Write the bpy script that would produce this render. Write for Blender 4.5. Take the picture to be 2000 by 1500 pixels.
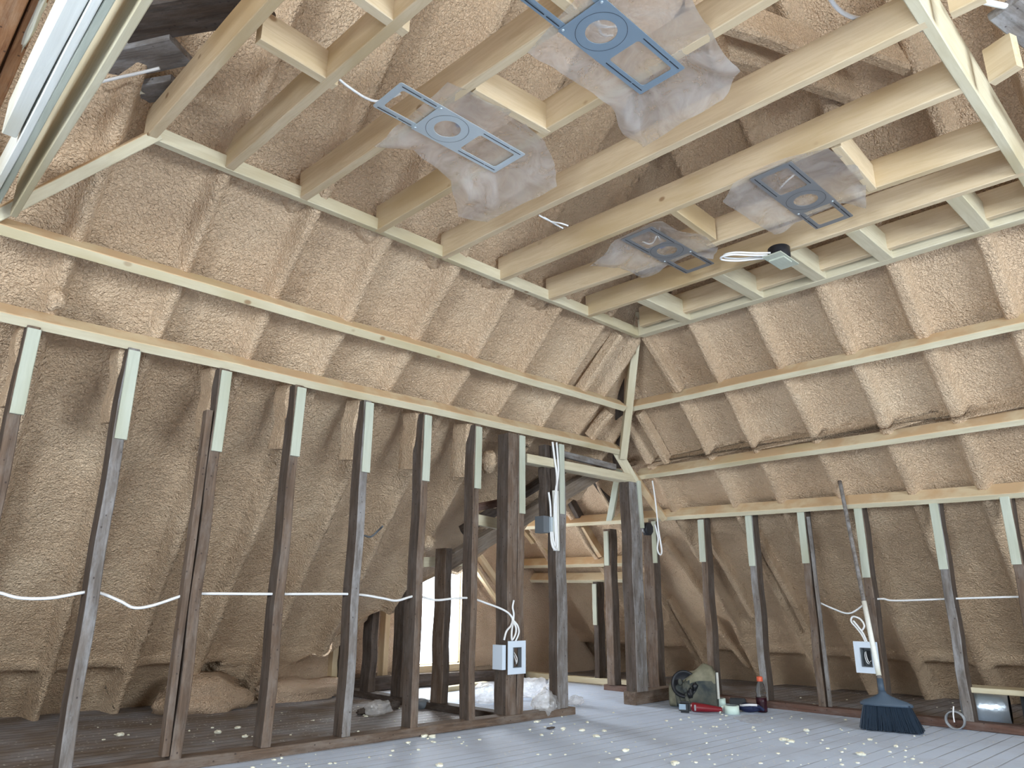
import bpy, bmesh, math, random
from mathutils import Vector, Matrix, noise
random.seed(7)
for o in list(bpy.data.objects): bpy.data.objects.remove(o)
SC = bpy.context.scene
COL = SC.collection

# ------------------------------------------------------------------ camera
CAMH = 0.68
F = 1433.0
YAW, PITCH, ROLL = [math.radians(a) for a in (46.24, 16.67, 0.42)]
fw = Vector((math.cos(YAW)*math.cos(PITCH), math.sin(YAW)*math.cos(PITCH), math.sin(PITCH)))
r0 = Vector((math.sin(YAW), -math.cos(YAW), 0)); u0 = r0.cross(fw)
rt = r0*math.cos(ROLL)+u0*math.sin(ROLL)
up = -r0*math.sin(ROLL)+u0*math.cos(ROLL)
cam = bpy.data.cameras.new('camera'); camo = bpy.data.objects.new('camera', cam); COL.objects.link(camo)
cam.sensor_width = 36; cam.lens = F/2000*36; cam.clip_start = 0.02; cam.clip_end = 200
camo.matrix_world = Matrix(((rt.x, up.x, -fw.x, 0), (rt.y, up.y, -fw.y, 0), (rt.z, up.z, -fw.z, CAMH), (0, 0, 0, 1)))
SC.camera = camo
EYE = Vector((0, 0, CAMH))

# ------------------------------------------------------------------ light
world = bpy.data.worlds.new('sky'); SC.world = world; world.use_nodes = True
bg = world.node_tree.nodes['Background']; bg.inputs[0].default_value = (0.72, 0.86, 1, 1); bg.inputs[1].default_value = 3.0
def area(name, loc, direction, sx, sy, power, color):
    l = bpy.data.lights.new(name, 'AREA'); l.shape = 'RECTANGLE'; l.size = sx; l.size_y = sy; l.energy = power; l.color = color
    o = bpy.data.objects.new(name, l); COL.objects.link(o); o.location = loc
    o.rotation_euler = Vector(direction).to_track_quat('-Z', 'Z').to_euler()
    return o
area('rear_window_daylight', (2.0, -2.80, 1.42), (0, 1, -0.12), 2.3, 1.35, 115, (0.82, 0.925, 1.0))
area('stair_window_daylight', (-2.80, 0.1, 1.45), (1, 0, -0.10), 2.0, 1.35, 190, (0.82, 0.925, 1.0))
area('gable_window_daylight', (4.28, 5.85, 0.75), (0, -1, -0.25), 0.7, 1.3, 65, (0.95, 0.98, 1.0))
vs = SC.view_settings; vs.view_transform = 'Standard'; vs.look = 'None'; vs.gamma = 1; vs.exposure = 0.88; vs.use_curve_mapping = False
SC.display_settings.display_device = 'sRGB'

# ------------------------------------------------------------------ projecting helpers
def at(px, py, n, c):
    d = rt*((px-1000)/F) - up*((py-750)/F) + fw
    n = Vector(n); t = (c-n.dot(EYE))/n.dot(d)
    return EYE+d*t
CZ = 2.45                       # underside of the ceiling joists
def C(px, py, z=CZ): return at(px, py, (0, 0, 1), z)
def L(px, py, y=3.42): return at(px, py, (0, 1, 0), y)
def R(px, py, x=5.11): return at(px, py, (1, 0, 0), x)
def FL(px, py, z=0): return at(px, py, (0, 0, 1), z)
def SL(px, py): return at(px, py, (0, 1.125, 1), CZ+1.125*2.82)
def SR(px, py): return at(px, py, (.966, 0, 1), CZ+.966*3.91)

# ------------------------------------------------------------------ materials
MATS = {}
class NT:
    def __init__(s, name):
        m = bpy.data.materials.new(name); m.use_nodes = True; s.m = m; s.t = m.node_tree; s.t.nodes.clear()
        s.out = s.t.nodes.new('ShaderNodeOutputMaterial'); MATS[name] = m
    def n(s, typ, **kw):
        nd = s.t.nodes.new(typ)
        for k, v in kw.items():
            if k.startswith('_'): setattr(nd, k[1:], v)
        for k, v in kw.items():
            if k.startswith('_'): continue
            k2 = int(k[1:]) if (k[0] == 'i' and k[1:].isdigit()) else k.replace('_', ' ')
            sock = nd.inputs[k2]
            if isinstance(v, bpy.types.NodeSocket): s.t.links.new(v, sock)
            else:
                try: sock.default_value = v
                except Exception: sock.default_value = (*v, 1)
        return nd
    def ramp(s, fac, stops):
        r = s.t.nodes.new('ShaderNodeValToRGB'); e = r.color_ramp.elements
        while len(e) < len(stops): e.new(0.5)
        for i, (p, c) in enumerate(stops):
            e[i].position = p; e[i].color = (*c, 1) if len(c) == 3 else c
        s.t.links.new(fac, r.inputs[0]); return r.outputs[0]
    def g(s, fac, a, b):                       # smooth 0..1 between a and b
        return s.n('ShaderNodeMapRange', _interpolation_type='SMOOTHSTEP', Value=fac, From_Min=a, From_Max=b).outputs[0]
    def mix(s, fac, a, b, mode='MIX'):
        x = s.t.nodes.new('ShaderNodeMix'); x.data_type = 'RGBA'; x.blend_type = mode
        for k, v in ((0, fac), (6, a), (7, b)):
            if isinstance(v, bpy.types.NodeSocket): s.t.links.new(v, x.inputs[k])
            elif k == 0: x.inputs[0].default_value = v
            else: x.inputs[k].default_value = (*v, 1)
        return x.outputs[2]
    def math(s, op, a, b=0.0):
        x = s.t.nodes.new('ShaderNodeMath'); x.operation = op
        for i, v in enumerate((a, b)):
            if isinstance(v, bpy.types.NodeSocket): s.t.links.new(v, x.inputs[i])
            else: x.inputs[i].default_value = v
        return x.outputs[0]
    def finish(s, color, rough=0.8, bump=None, bstr=0.3, bdist=0.01, metal=0.0, spec=0.3, **kw):
        p = s.n('ShaderNodeBsdfPrincipled', Base_Color=color, Roughness=rough, Metallic=metal, Specular_IOR_Level=spec, **kw)
        if bump is not None:
            b = s.n('ShaderNodeBump', Height=bump, Strength=bstr, Distance=bdist)
            s.t.links.new(b.outputs[0], p.inputs['Normal'])
        s.t.links.new(p.outputs[0], s.out.inputs[0]); return s.m
    def objco(s, scale=(1, 1, 1), rnd=True, world=False):
        if world: v = s.n('ShaderNodeNewGeometry').outputs['Position']
        else: v = s.n('ShaderNodeTexCoord').outputs['Object']
        if rnd:
            ri = s.n('ShaderNodeObjectInfo').outputs['Random']
            off = s.math('MULTIPLY', ri, 37.0)
            v = s.n('ShaderNodeVectorMath', _operation='ADD', i0=v, i1=off).outputs[0]
        return s.n('ShaderNodeVectorMath', _operation='MULTIPLY', i0=v, i1=scale).outputs[0]
    def noise(s, vec, scale, detail=3, rough=0.55, dist=0.0):
        return s.n('ShaderNodeTexNoise', Vector=vec, Scale=scale, Detail=detail, Roughness=rough, Distortion=dist).outputs[0]

def m_simple(name, col, rough=0.6, metal=0.0, spec=0.4, **kw):
    s = NT(name); return s.finish(col, rough, metal=metal, spec=spec, **kw)

def m_newwood(name, c1, c2, over=None, knot=True):
    s = NT(name)
    g = s.noise(s.objco((1.2, 14, 14)), 3.2, 4, .6, 1.2)
    big = s.noise(s.objco((.7, 2, 2)), 2.0, 2)
    col = s.ramp(g, [(.30, c1), (.62, c2)])
    col = s.mix(s.g(big, .45, .75), col, tuple(x*y for x, y in zip(c1, (.86, .82, .72))))
    if knot:
        v = s.n('ShaderNodeTexVoronoi', Vector=s.objco((7, 10, 10)), Scale=1.0)
        kn = s.g(v.outputs['Distance'], .16, .07)
        rare = s.n('ShaderNodeMapRange', _interpolation_type='LINEAR', Value=v.outputs['Color'], From_Min=.72, From_Max=.74).outputs[0]
        col = s.mix(s.math('MULTIPLY', s.math('MULTIPLY', kn, rare), .8), col, (.24, .13, .06))
    if over:
        o = s.g(s.noise(s.objco((1, 1, 1)), 5, 4, .6), .38, .60)
        col = s.mix(o, col, over)
    return s.finish(col, .72, bump=g, bstr=.25, bdist=.002)

def m_oldwood(name, dark, light, dust, damt):
    s = NT(name)
    g = s.noise(s.objco((1.0, 18, 18)), 3.0, 5, .65, .8)
    col = s.ramp(g, [(.32, dark), (.66, light)])
    d = s.noise(s.objco((1.6, 5, 5)), 3.5, 5, .7)
    col = s.mix(s.math('MULTIPLY', s.g(d, .38, .72), damt), col, dust)
    # dark nail dots and pale plaster lath marks
    v = s.n('ShaderNodeTexVoronoi', Vector=s.objco((24, 30, 30)), Scale=1.0).outputs['Distance']
    col = s.mix(s.math('MULTIPLY', s.g(v, .14, .08), .7), col, (.03, .02, .02))
    return s.finish(col, .85, bump=s.math('ADD', g, s.math('MULTIPLY', d, .6)), bstr=.5, bdist=.003)

def m_foam(name, base, hi, lo, sc=(1, 1, 1)):
    s = NT(name)
    co = s.objco(sc, rnd=False, world=True)
    w = s.noise(co, 88, 2, .5, .8)
    w2 = s.noise(co, 17, 3, .6, .8)
    mot = s.noise(s.objco((1, 1, 1), rnd=False, world=True), 1.7, 4, .6)
    col = s.ramp(mot, [(.30, lo), (.50, base), (.72, hi)])
    col = s.mix(s.math('MULTIPLY', s.g(s.noise(co, 26, 4, .7), .58, .78), .30), col, tuple(c*.62 for c in lo))
    p = s.math('ADD', w, s.math('MULTIPLY', w2, .8))
    return s.finish(col, .50, bump=p, bstr=1.0, bdist=.022, spec=.45)

new_wood = m_newwood('new_spruce_timber', (.56, .49, .34), (.65, .585, .43))
joist_wood = m_newwood('new_joist_timber', (.56, .43, .27), (.66, .53, .36))
over_wood = m_newwood('foam_stained_timber', (.64, .50, .32), (.70, .57, .38), over=(.58, .40, .235), knot=False)
pale_wood = m_newwood('pale_primed_timber', (.45, .475, .395), (.52, .545, .46), knot=False)
white_wood = m_newwood('white_painted_board', (.80, .80, .74), (.86, .86, .80), knot=False)
old_dark = m_oldwood('old_dark_timber', (.035, .026, .021), (.085, .058, .042), (.24, .22, .21), .25)
old_brown = m_oldwood('old_brown_timber', (.075, .050, .036), (.17, .115, .08), (.30, .26, .23), .40)
old_tan = m_oldwood('old_tan_timber', (.17, .125, .09), (.30, .23, .17), (.36, .32, .28), .5)
old_side = m_oldwood('old_stud_side', (.05, .036, .028), (.11, .078, .058), (.20, .18, .17), .3)  # one dark tone for the sides and backs of the old studs
old_grey = m_oldwood('old_grey_timber', (.10, .085, .075), (.22, .19, .17), (.38, .38, .39), .6)
old_red = m_oldwood('old_reddish_timber', (.075, .040, .030), (.15, .080, .058), (.26, .22, .20), .35)
old_rough = m_oldwood('rough_sawn_timber', (.22, .09, .04), (.46, .24, .12), (.60, .46, .32), .35)
foam_mat = m_foam('tan_spray_foam', (.66, .475, .315), (.74, .56, .385), (.57, .40, .26))
foam_pink = m_foam('pinkish_spray_foam', (.60, .43, .30), (.66, .50, .36), (.50, .35, .23))
crumb_mat = m_simple('foam_crumb', (.82, .80, .66), .8)
metal = m_simple('galvanised_steel', (.62, .70, .75), .36, .45, .5)
metal2 = m_simple('bluish_galvanised_steel', (.26, .34, .42), .42, .4, .5)
metal3 = m_simple('dull_grey_steel', (.27, .28, .295), .42, .4, .5)
black = m_simple('black_plastic', (.015, .016, .02), .45)
slot = m_simple('dark_punched_slot', (.02, .022, .03), .7)
cable_white = m_simple('white_cable_jacket', (.80, .80, .80), .42)
blue_pl = m_simple('blue_wire_connector', (.03, .22, .62), .4)
grey_pl = m_simple('grey_plastic', (.13, .145, .16), .55)
copper = m_simple('bare_copper', (.72, .42, .2), .35, .9)

def m_sheet(name, tr, col, rough=.25):
    s = NT(name)
    a = s.n('ShaderNodeBsdfTransparent'); a.inputs[0].default_value = (.96, .95, .94, 1)
    w = s.noise(s.objco((1, 1, 1)), 9, 4, .6, 1.0)
    b = s.n('ShaderNodeBump', Height=w, Strength=.35, Distance=.012).outputs[0]
    d = s.n('ShaderNodeBsdfDiffuse', Color=col, Normal=b)
    t = s.n('ShaderNodeBsdfTranslucent', Color=col, Normal=b)
    gl = s.n('ShaderNodeBsdfGlossy', Color=(1, 1, 1), Roughness=rough, Normal=b)
    def mx(f, x, y):
        k = s.t.nodes.new('ShaderNodeMixShader')
        if isinstance(f, bpy.types.NodeSocket): s.t.links.new(f, k.inputs[0])
        else: k.inputs[0].default_value = f
        s.t.links.new(x.outputs[0], k.inputs[1]); s.t.links.new(y.outputs[0], k.inputs[2]); return k
    q = mx(.5, d, t); q = mx(.12, q, gl); fac = s.math('ADD', tr, s.math('MULTIPLY', s.g(w, .35, .7), .22))
    q = mx(fac, a, q)
    s.t.links.new(q.outputs[0], s.out.inputs[0]); return s.m
sheet_mat = m_sheet('milky_polyethylene', .34, (.72, .70, .69), .16)
bag_mat = m_sheet('clear_bag_plastic', .28, (.88, .89, .90), .2)
winpoly_mat = m_sheet('window_polyethylene', .40, (.85, .92, 1.0), .3)

# ------------------------------------------------------------------ object helpers
USED = set()
def tag(o, label=None, cat=None, group=None, kind=None):
    if label: o['label'] = label
    if cat: o['category'] = cat
    if group: o['group'] = group
    if kind: o['kind'] = kind
    return o
def link(name, me, mats, parent=None, M=None, smooth=False):
    for m in (mats if isinstance(mats, (list, tuple)) else [mats]): me.materials.append(m)
    if smooth:
        for p in me.polygons: p.use_smooth = True
    o = bpy.data.objects.new(name, me); COL.objects.link(o)
    if M is not None: o.matrix_world = M
    if parent:
        o.parent = parent
        o.matrix_parent_inverse = parent.matrix_world.inverted()
    return o
def bm_obj(name, bm, mats, parent=None, M=None, smooth=False):
    me = bpy.data.meshes.new(name); bm.normal_update(); bm.to_mesh(me); bm.free()
    return link(name, me, mats, parent, M, smooth)
def empty(name, loc, rz=0):
    e = bpy.data.objects.new(name, None); COL.objects.link(e); e.empty_display_size = .05
    e.matrix_world = Matrix.Translation(loc) @ Matrix.Rotation(rz, 4, 'Z'); return e
def add_box(bm, lo, hi, M=None, mi=0):
    vs = [bm.verts.new(Vector((x, y, z))) for x in (lo[0], hi[0]) for y in (lo[1], hi[1]) for z in (lo[2], hi[2])]
    if M is not None:
        for v in vs: v.co = M @ v.co
    fs = [bm.faces.new([vs[i] for i in q]) for q in ((0, 1, 3, 2), (4, 6, 7, 5), (0, 4, 5, 1), (2, 3, 7, 6), (0, 2, 6, 4), (1, 5, 7, 3))]
    for f in fs: f.material_index = mi
    return vs, fs
def timber(name, A, B, w, h, n, mats, label=None, cat=None, group=None, parent=None, bev=.003, wob=.0015, seg=None, topmat=False, shift=0.0):
    """bar from A to B; reference face centred on AB, width w across, depth h along n"""
    A = Vector(A); B = Vector(B); ax = (B-A); ln = ax.length; ax.normalize()
    n = Vector(n); n = (n-ax*n.dot(ax)).normalized(); s = n.cross(ax)
    bm = bmesh.new(); N = seg or max(2, int(ln/.25))
    rings = []
    r = random.Random(int((A.x*131+A.y*717+A.z*97+B.x*31)*1000))
    ph = r.random()*10
    for i in range(N+1):
        x = ln*i/N; dx = math.sin(ph+i*1.3)*wob; dy = math.cos(ph*1.7+i*.9)*wob
        b = min(bev, w*.2, h*.2); ring = []
        for (sy, sz) in ((-1, 0), (1, 0), (1, 1), (-1, 1)):
            y = sy*w/2+dx; z = h*sz+dy
            for (by, bz) in (((b, 0), (0, b)) if (sy, sz) in ((1, 1), (-1, 0)) else ((0, b), (b, 0))):
                pass
            if (sy, sz) == (-1, 0): pts = ((y, z+b), (y+b, z))
            elif (sy, sz) == (1, 0): pts = ((y-b, z), (y, z+b))
            elif (sy, sz) == (1, 1): pts = ((y, z-b), (y-b, z))
            else: pts = ((y+b, z), (y, z-b))
            for p in pts: ring.append(bm.verts.new((x, p[0]+shift, p[1])))
        rings.append(ring)
    for i in range(N):
        for k in range(8):
            f = bm.faces.new((rings[i][k], rings[i][(k+1) % 8], rings[i+1][(k+1) % 8], rings[i+1][k]))
            if topmat and k in topmat: f.material_index = 1
    bm.faces.new(rings[0][::-1]); bm.faces.new(rings[-1])
    bmesh.ops.recalc_face_normals(bm, faces=bm.faces)
    M = Matrix(((ax.x, s.x, n.x, A.x), (ax.y, s.y, n.y, A.y), (ax.z, s.z, n.z, A.z), (0, 0, 0, 1)))
    o = bm_obj(name, bm, mats, parent, M)
    if label: tag(o, label, cat, group)
    return o
def add_tube(bm, pts, r, seg=8, mi=0, flat=1.0, closed=False):
    pts = [Vector(p) for p in pts]; n = len(pts); rings = []; prev = None
    for i, p in enumerate(pts):
        a = pts[max(i-1, 0)]; b = pts[min(i+1, n-1)]
        if closed: a = pts[(i-1) % n]; b = pts[(i+1) % n]
        t = (b-a).normalized()
        if prev is None:
            q = Vector((0, 0, 1)) if abs(t.z) < .9 else Vector((1, 0, 0)); prev = t.cross(q).normalized()
        prev = (prev-t*prev.dot(t)).normalized(); c = t.cross(prev)
        rr = r(i/(n-1)) if callable(r) else r
        rings.append([bm.verts.new(p+prev*math.cos(2*math.pi*k/seg)*rr+c*math.sin(2*math.pi*k/seg)*rr*flat) for k in range(seg)])
    m = n if closed else n-1
    for i in range(m):
        for k in range(seg):
            f = bm.faces.new((rings[i][k], rings[i][(k+1) % seg], rings[(i+1) % n][(k+1) % seg], rings[(i+1) % n][k])); f.material_index = mi; f.smooth = True
    if not closed:
        for rg in (rings[0][::-1], rings[-1]):
            f = bm.faces.new(rg); f.material_index = mi
def smooth_path(pts, k=6):
    pts = [Vector(p) for p in pts]; out = []
    for i in range(len(pts)-1):
        p0 = pts[max(i-1, 0)]; p1 = pts[i]; p2 = pts[i+1]; p3 = pts[min(i+2, len(pts)-1)]
        for j in range(k):
            t = j/k
            out.append(.5*((2*p1)+(p2-p0)*t+(2*p0-5*p1+4*p2-p3)*t*t+(3*p1-p0-3*p2+p3)*t**3))
    out.append(pts[-1]); return out
def cable(name, pts, r, mat, parent=None, k=6, flat=1.0):
    bm = bmesh.new(); add_tube(bm, smooth_path(pts, k), r, 8, flat=flat); return bm_obj(name, bm, mat, parent)
def add_lathe(bm, prof, seg=28, M=None, mi=0, cap=True):
    rings = []
    for (r, z) in prof:
        ring = [bm.verts.new(Vector((r*math.cos(2*math.pi*k/seg), r*math.sin(2*math.pi*k/seg), z))) for k in range(seg)]
        rings.append(ring)
    if M is not None:
        for rg in rings:
            for v in rg: v.co = M @ v.co
    for i in range(len(rings)-1):
        for k in range(seg):
            f = bm.faces.new((rings[i][k], rings[i][(k+1) % seg], rings[i+1][(k+1) % seg], rings[i+1][k])); f.material_index = mi; f.smooth = True
    if cap:
        for rg in (rings[0][::-1], rings[-1]):
            f = bm.faces.new(rg); f.material_index = mi
def blob(name, loc, sx, sy, sz, amp, fr, mat, parent=None, sub=3, seed=0, rz=0):
    bm = bmesh.new(); bmesh.ops.create_icosphere(bm, subdivisions=sub, radius=1)
    for v in bm.verts:
        d = noise.noise(v.co*fr+Vector((seed*7.3, seed, 0)))*amp+noise.noise(v.co*fr*3+Vector((seed, 5, 3)))*amp*.4
        v.co *= (1+d); v.co = Vector((v.co.x*sx, v.co.y*sy, v.co.z*sz))
    return bm_obj(name, bm, mat, parent, Matrix.Translation(loc) @ Matrix.Rotation(rz, 4, 'Z'), smooth=True)

# ------------------------------------------------------------------ shell: foam slopes
RIB_L = [-2.3, -1.9, -1.48, -1.06, -.65, -.24, .17, .59, 1.03, 1.47, 1.88, 2.33, 2.77, 3.18, 3.6, 4.0, 4.4]
RIB_R = [-2.3, -1.9, -1.5, -1.1, -.7, -.3, .05, .40, .77, 1.20, 1.60, 2.05, 2.48, 2.85, 3.38, 3.98, 4.46, 5.05]
SA, TA = 5.46, 6.60
GX = lambda x: -1.891+.779*x
def fbm(p, seed=0):
    return noise.noise(Vector((p.x+seed, p.y, p.z)))
def rib_height(u, ribs, soft):
    h = 0.0; near = 9
    for r in ribs:
        d = abs(u-r)
        if d < near: near = d; rr = r
    w = .021+.006*math.sin(rr*17)
    if near < w: h = 1.0
    else:
        t = min(1, (near-w)/(.024+soft)); h = (1-t)**2*(1+2*t)
    return h, near
def foam_surface(name, rows, fn, ribs, nrm, drift, ucoord, mat, seed, amp=1.0):
    me = bpy.data.meshes.new(name); V = []; Fc = []; nu = len(rows[0])
    for j, row in enumerate(rows):
        for p in row:
            u = ucoord(p)-drift*max(0, 1.8-p.z)
            wob = noise.noise(Vector((p.x*2.2+seed, p.y*2.2, p.z*2.2)))*.009
            soft = .004+.022*abs(noise.noise(Vector((p.x*1.3, p.y*1.3+seed, p.z*1.3))))
            h, near = rib_height(u+wob, ribs, soft)
            d = .082*h*(1+.25*noise.noise(p*3.1+Vector((seed, 0, 0))))
            cove = .012*math.exp(-max(0, near-.07)/.03)*(1 if near < .2 else 0)
            low = noise.noise(p*2.6+Vector((seed, 2, 0)))*.010+noise.noise(p*8+Vector((0, seed, 0)))*.006+noise.noise(p*24+Vector((0, 0, seed)))*.0035
            d += cove+low*amp*(1-.4*h)
            z = p.z
            if z < .30 and not (name == 'wall_left' and p.x > 2.25):                              # recessed pocket at the eave, ribs stay
                t = min(1, (.30-z)/.05); d -= t*.10*(1-h)
            if z < .36 and z > .28: d += .012*(1-h)
            V.append(p+nrm*d)
    for j in range(len(rows)-1):
        for i in range(nu-1):
            a = j*nu+i; Fc.append((a, a+1, a+nu+1, a+nu))
    me.from_pydata([tuple(v) for v in V], [], Fc); me.update()
    o = link(name, me, mat, smooth=True); tag(o, kind='structure'); return o
def lin(a, b, n): return [a+(b-a)*i/(n-1) for i in range(n)]
zs = lin(-.2, 2.7, 170)+lin(2.75, 4.05, 34)
rows = []
for z in zs:
    y = SA-z; x1 = min(y+1.14+.02, (7.351-y)/.779+.02 if z > .1 else 2.62)
    if z > 1.8: x1 = y+1.16
    rows.append([Vector((x, y, z)) for x in lin(-2.62, -.2, 40)+lin(-.18, x1, 230)])
foam_surface('wall_left', rows, None, RIB_L, Vector((0, -.707, -.707)), .12, lambda p: p.x, foam_mat, 3)
rows = []
for z in zs:
    x = TA-z; y1 = (x-1.14+.02) if z > 1.8 else 5.56
    rows.append([Vector((x, y, z)) for y in lin(-2.62, 0, 40)+lin(.02, y1, 240)])
foam_surface('wall_right', rows, None, RIB_R, Vector((-.707, 0, -.707)), .06, lambda p: p.y, foam_mat, 11)
rows = []
for x in lin(2.62, 4.78, 90):
    y0 = 7.351-.779*0-(x*.779)-.02
    rows.append([Vector((x, y, GX(x))) for y in lin(y0, 5.56, 80)])
foam_surface('wall_nook', rows, None, [4.0, 4.46, 5.05], Vector((.61, 0, -.79)), 0, lambda p: p.y, foam_mat, 19)
def struct_box(name, lo, hi, mat):
    bm = bmesh.new(); add_box(bm, lo, hi); o = bm_obj(name, bm, mat); return tag(o, kind='structure')
# rear and stair walls behind the camera, each with a window opening; foam lid at the collar ties
struct_box('ceiling', (-2.75, -2.75, 4.0), (3.0, 2.2, 4.12), foam_mat)
def wall_open(name, axis, c, a0, a1, z1, o0, o1, oz0, oz1):
    bm = bmesh.new()
    for (u0, u1, w0, w1) in ((a0, o0, 0, z1), (o1, a1, 0, z1), (o0, o1, 0, oz0), (o0, o1, oz1, z1)):
        if axis == 'Y': add_box(bm, (u0, c-.12, w0), (u1, c, w1))
        else: add_box(bm, (c-.12, u0, w0), (c, u1, w1))
    return tag(bm_obj(name, bm, foam_mat), kind='structure')
wall_open('wall_rear', 'Y', -2.62, -2.74, 7.0, 4.1, .9, 3.1, .75, 2.15)
wall_open('wall_stair', 'X', -2.62, -2.74, 5.5, 4.1, -.9, 1.1, .75, 2.15)

# gable wall of the nook with its opening
bm = bmesh.new()
def gable_grid(bm, x0, x1, z0, z1fn, n=24, m=30, y=5.5, amp=.02, seed=0):
    g = []
    for i in range(n+1):
        x = x0+(x1-x0)*i/n; z1 = z1fn(x); row = []
        for j in range(m+1):
            z = z0+(z1-z0)*j/m; e = min(1, min(i, n-i, j+2, 9)/2.5)
            p = Vector((x, y-amp*e*(1+noise.noise(Vector((x*7+seed, z*3, 1)))), z))
            row.append(bm.verts.new(p))
        g.append(row)
    for i in range(n):
        for j in range(m):
            f = bm.faces.new((g[i][j], g[i+1][j], g[i+1][j+1], g[i][j+1])); f.smooth = True
top = lambda x: min(max(GX(x), .02), TA-x)+.05
gable_grid(bm, 2.5, 3.30, .0, top, seed=1); gable_grid(bm, 3.30, 3.74, .12, top, seed=2)
gable_grid(bm, 3.74, 3.98, .12, top, seed=3, n=10); gable_grid(bm, 4.66, 5.20, .12, top, seed=4)
gable_grid(bm, 5.20, 6.9, .0, top, seed=5, n=30)
gable_grid(bm, 3.98, 4.66, 1.30, top, seed=6)
tag(bm_obj('wall_gable', bm, foam_pink), kind='structure')
struct_box('trim_1', (2.5, 5.53, -.02), (3.96, 5.6, 2.0), foam_pink)
struct_box('trim_2', (4.68, 5.53, -.02), (7.0, 5.6, 2.0), foam_pink)
struct_box('trim_3', (3.96, 5.53, -.02), (4.68, 5.6, .16), old_dark)

# window: frame, plastic sheet over it
w = empty('window_1', (4.3, 5.56, .16)); tag(w, kind='structure')
bm = bmesh.new()
for lo, hi in (((3.96, 5.50, .13), (4.0, 5.60, 1.45)), ((4.60, 5.50, .13), (4.64, 5.60, 1.45)), ((3.96, 5.50, .12), (4.64, 5.60, .17)), ((4.13, 5.56, .17), (4.155, 5.59, 1.4)), ((3.96, 5.55, .78), (4.64, 5.585, .82))): add_box(bm, lo, hi)
bm_obj('window_frame', bm, white_wood, w)
bm = bmesh.new(); g = []
for i in range(31):
    g.append([bm.verts.new((3.97+.66*i/30, 5.52+.018*noise.noise(Vector((i*.35, j*.22, 0)))+.01*math.sin(i*.9), .15+1.2*j/40)) for j in range(41)])
for i in range(30):
    for j in range(40):
        f = bm.faces.new((g[i][j], g[i+1][j], g[i+1][j+1], g[i][j+1])); f.smooth = True
bm_obj('plastic_cover', bm, winpoly_mat, w)
for o, a, sh in (('window_2', 'Y', 1), ('window_3', 'X', 0)):
    bm = bmesh.new()
    for u0, u1, z0, z1 in ((.4, .45, .8, 2.1), (2.15, 2.2, .8, 2.1), (.45, 2.15, .8, .85), (.45, 2.15, 2.05, 2.1), (1.28, 1.32, .85, 2.05)):
        if a == 'Y': k9 = lambda u: .9+(u-.4)*2.2/1.8; q9 = lambda z: .75+(z-.8)*1.4/1.3; add_box(bm, (k9(u0), -2.70, q9(z0)), (k9(u1), -2.64, q9(z1)))
        else: k9 = lambda u: -.9+(u-.4)*2.0/1.8; q9 = lambda z: .75+(z-.8)*1.4/1.3; add_box(bm, (-2.70, k9(u0), q9(z0)), (-2.64, k9(u1), q9(z1)))
    tag(bm_obj(o, bm, white_wood), kind='structure')

# ------------------------------------------------------------------ floor
s = NT('dusty_floor_boards')
pos = s.n('ShaderNodeNewGeometry').outputs['Position']
sep = s.n('ShaderNodeSeparateXYZ', Vector=pos); X, Y = sep.outputs[0], sep.outputs[1]
nook = s.math('MULTIPLY', s.math('GREATER_THAN', Y, 3.47), s.math('GREATER_THAN', X, 3.3))
along = s.n('ShaderNodeMix', i0=nook, i2=X, i3=Y).outputs[0]
across = s.n('ShaderNodeMix', i0=nook, i2=Y, i3=X).outputs[0]
bw = .085
row = s.math('FLOOR', s.math('DIVIDE', across, bw)); fr = s.math('FRACT', s.math('DIVIDE', across, bw))
gap = s.math('MINIMUM', fr, s.math('SUBTRACT', 1.0, fr))
wn = s.n('ShaderNodeTexWhiteNoise', _noise_dimensions='1D', W=row).outputs['Value']
gv = s.n('ShaderNodeCombineXYZ', X=s.math('MULTIPLY', along, 1.6), Y=s.math('MULTIPLY', across, 26), Z=s.math('MULTIPLY', wn, 9)).outputs[0]
gr = s.noise(gv, 2.0, 4, .6)
wood = s.mix(wn, (.20, .16, .13), (.33, .27, .225)); wood = s.mix(gr, wood, (.15, .12, .10))
dustn = s.noise(s.n('ShaderNodeVectorMath', _operation='MULTIPLY', i0=pos, i1=(1, 1, 1)).outputs[0], 2.4, 5, .65)
room = s.math('MULTIPLY', s.g(Y, 3.45, 3.38), s.g(X, 5.12, 5.05))
inn = s.math('MULTIPLY', s.g(X, 3.35, 3.45), s.math('MULTIPLY', s.g(Y, 5.5, 5.1), s.g(X, 5.4, 5.25)))
dm = s.math('MAXIMUM', room, inn)
dust = s.math('ADD', s.math('MULTIPLY', dm, .86), s.math('MULTIPLY', s.g(dustn, .35, .7), .28))
col = s.mix(dust, wood, (.60, .70, .87))
sp = s.n('ShaderNodeTexVoronoi', Vector=pos, Scale=34.0)
spk = s.math('MULTIPLY', s.g(sp.outputs['Distance'], .22, .12), s.g(s.noise(pos, 3.0, 2), .42, .58))
col = s.mix(s.math('MULTIPLY', spk, .85), col, (.85, .85, .82))
gapm = s.math('MULTIPLY', s.g(gap, .07, .02), s.math('SUBTRACT', 1.0, s.math('MULTIPLY', s.g(s.noise(s.n('ShaderNodeCombineXYZ', X=s.math('MULTIPLY', along, .8), Y=row).outputs[0], 1.5, 3), .40, .62), dm)))
col = s.mix(s.math('MULTIPLY', gapm, s.math('SUBTRACT', .85, s.math('MULTIPLY', dm, .35))), col, (.04, .033, .03))
hgt = s.math('SUBTRACT', s.math('ADD', s.math('MULTIPLY', gr, .2), s.math('MULTIPLY', dustn, .15)), s.math('MULTIPLY', gapm, .8))
s.finish(col, .7, bump=hgt, bstr=.5, bdist=.006, spec=.35)
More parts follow.
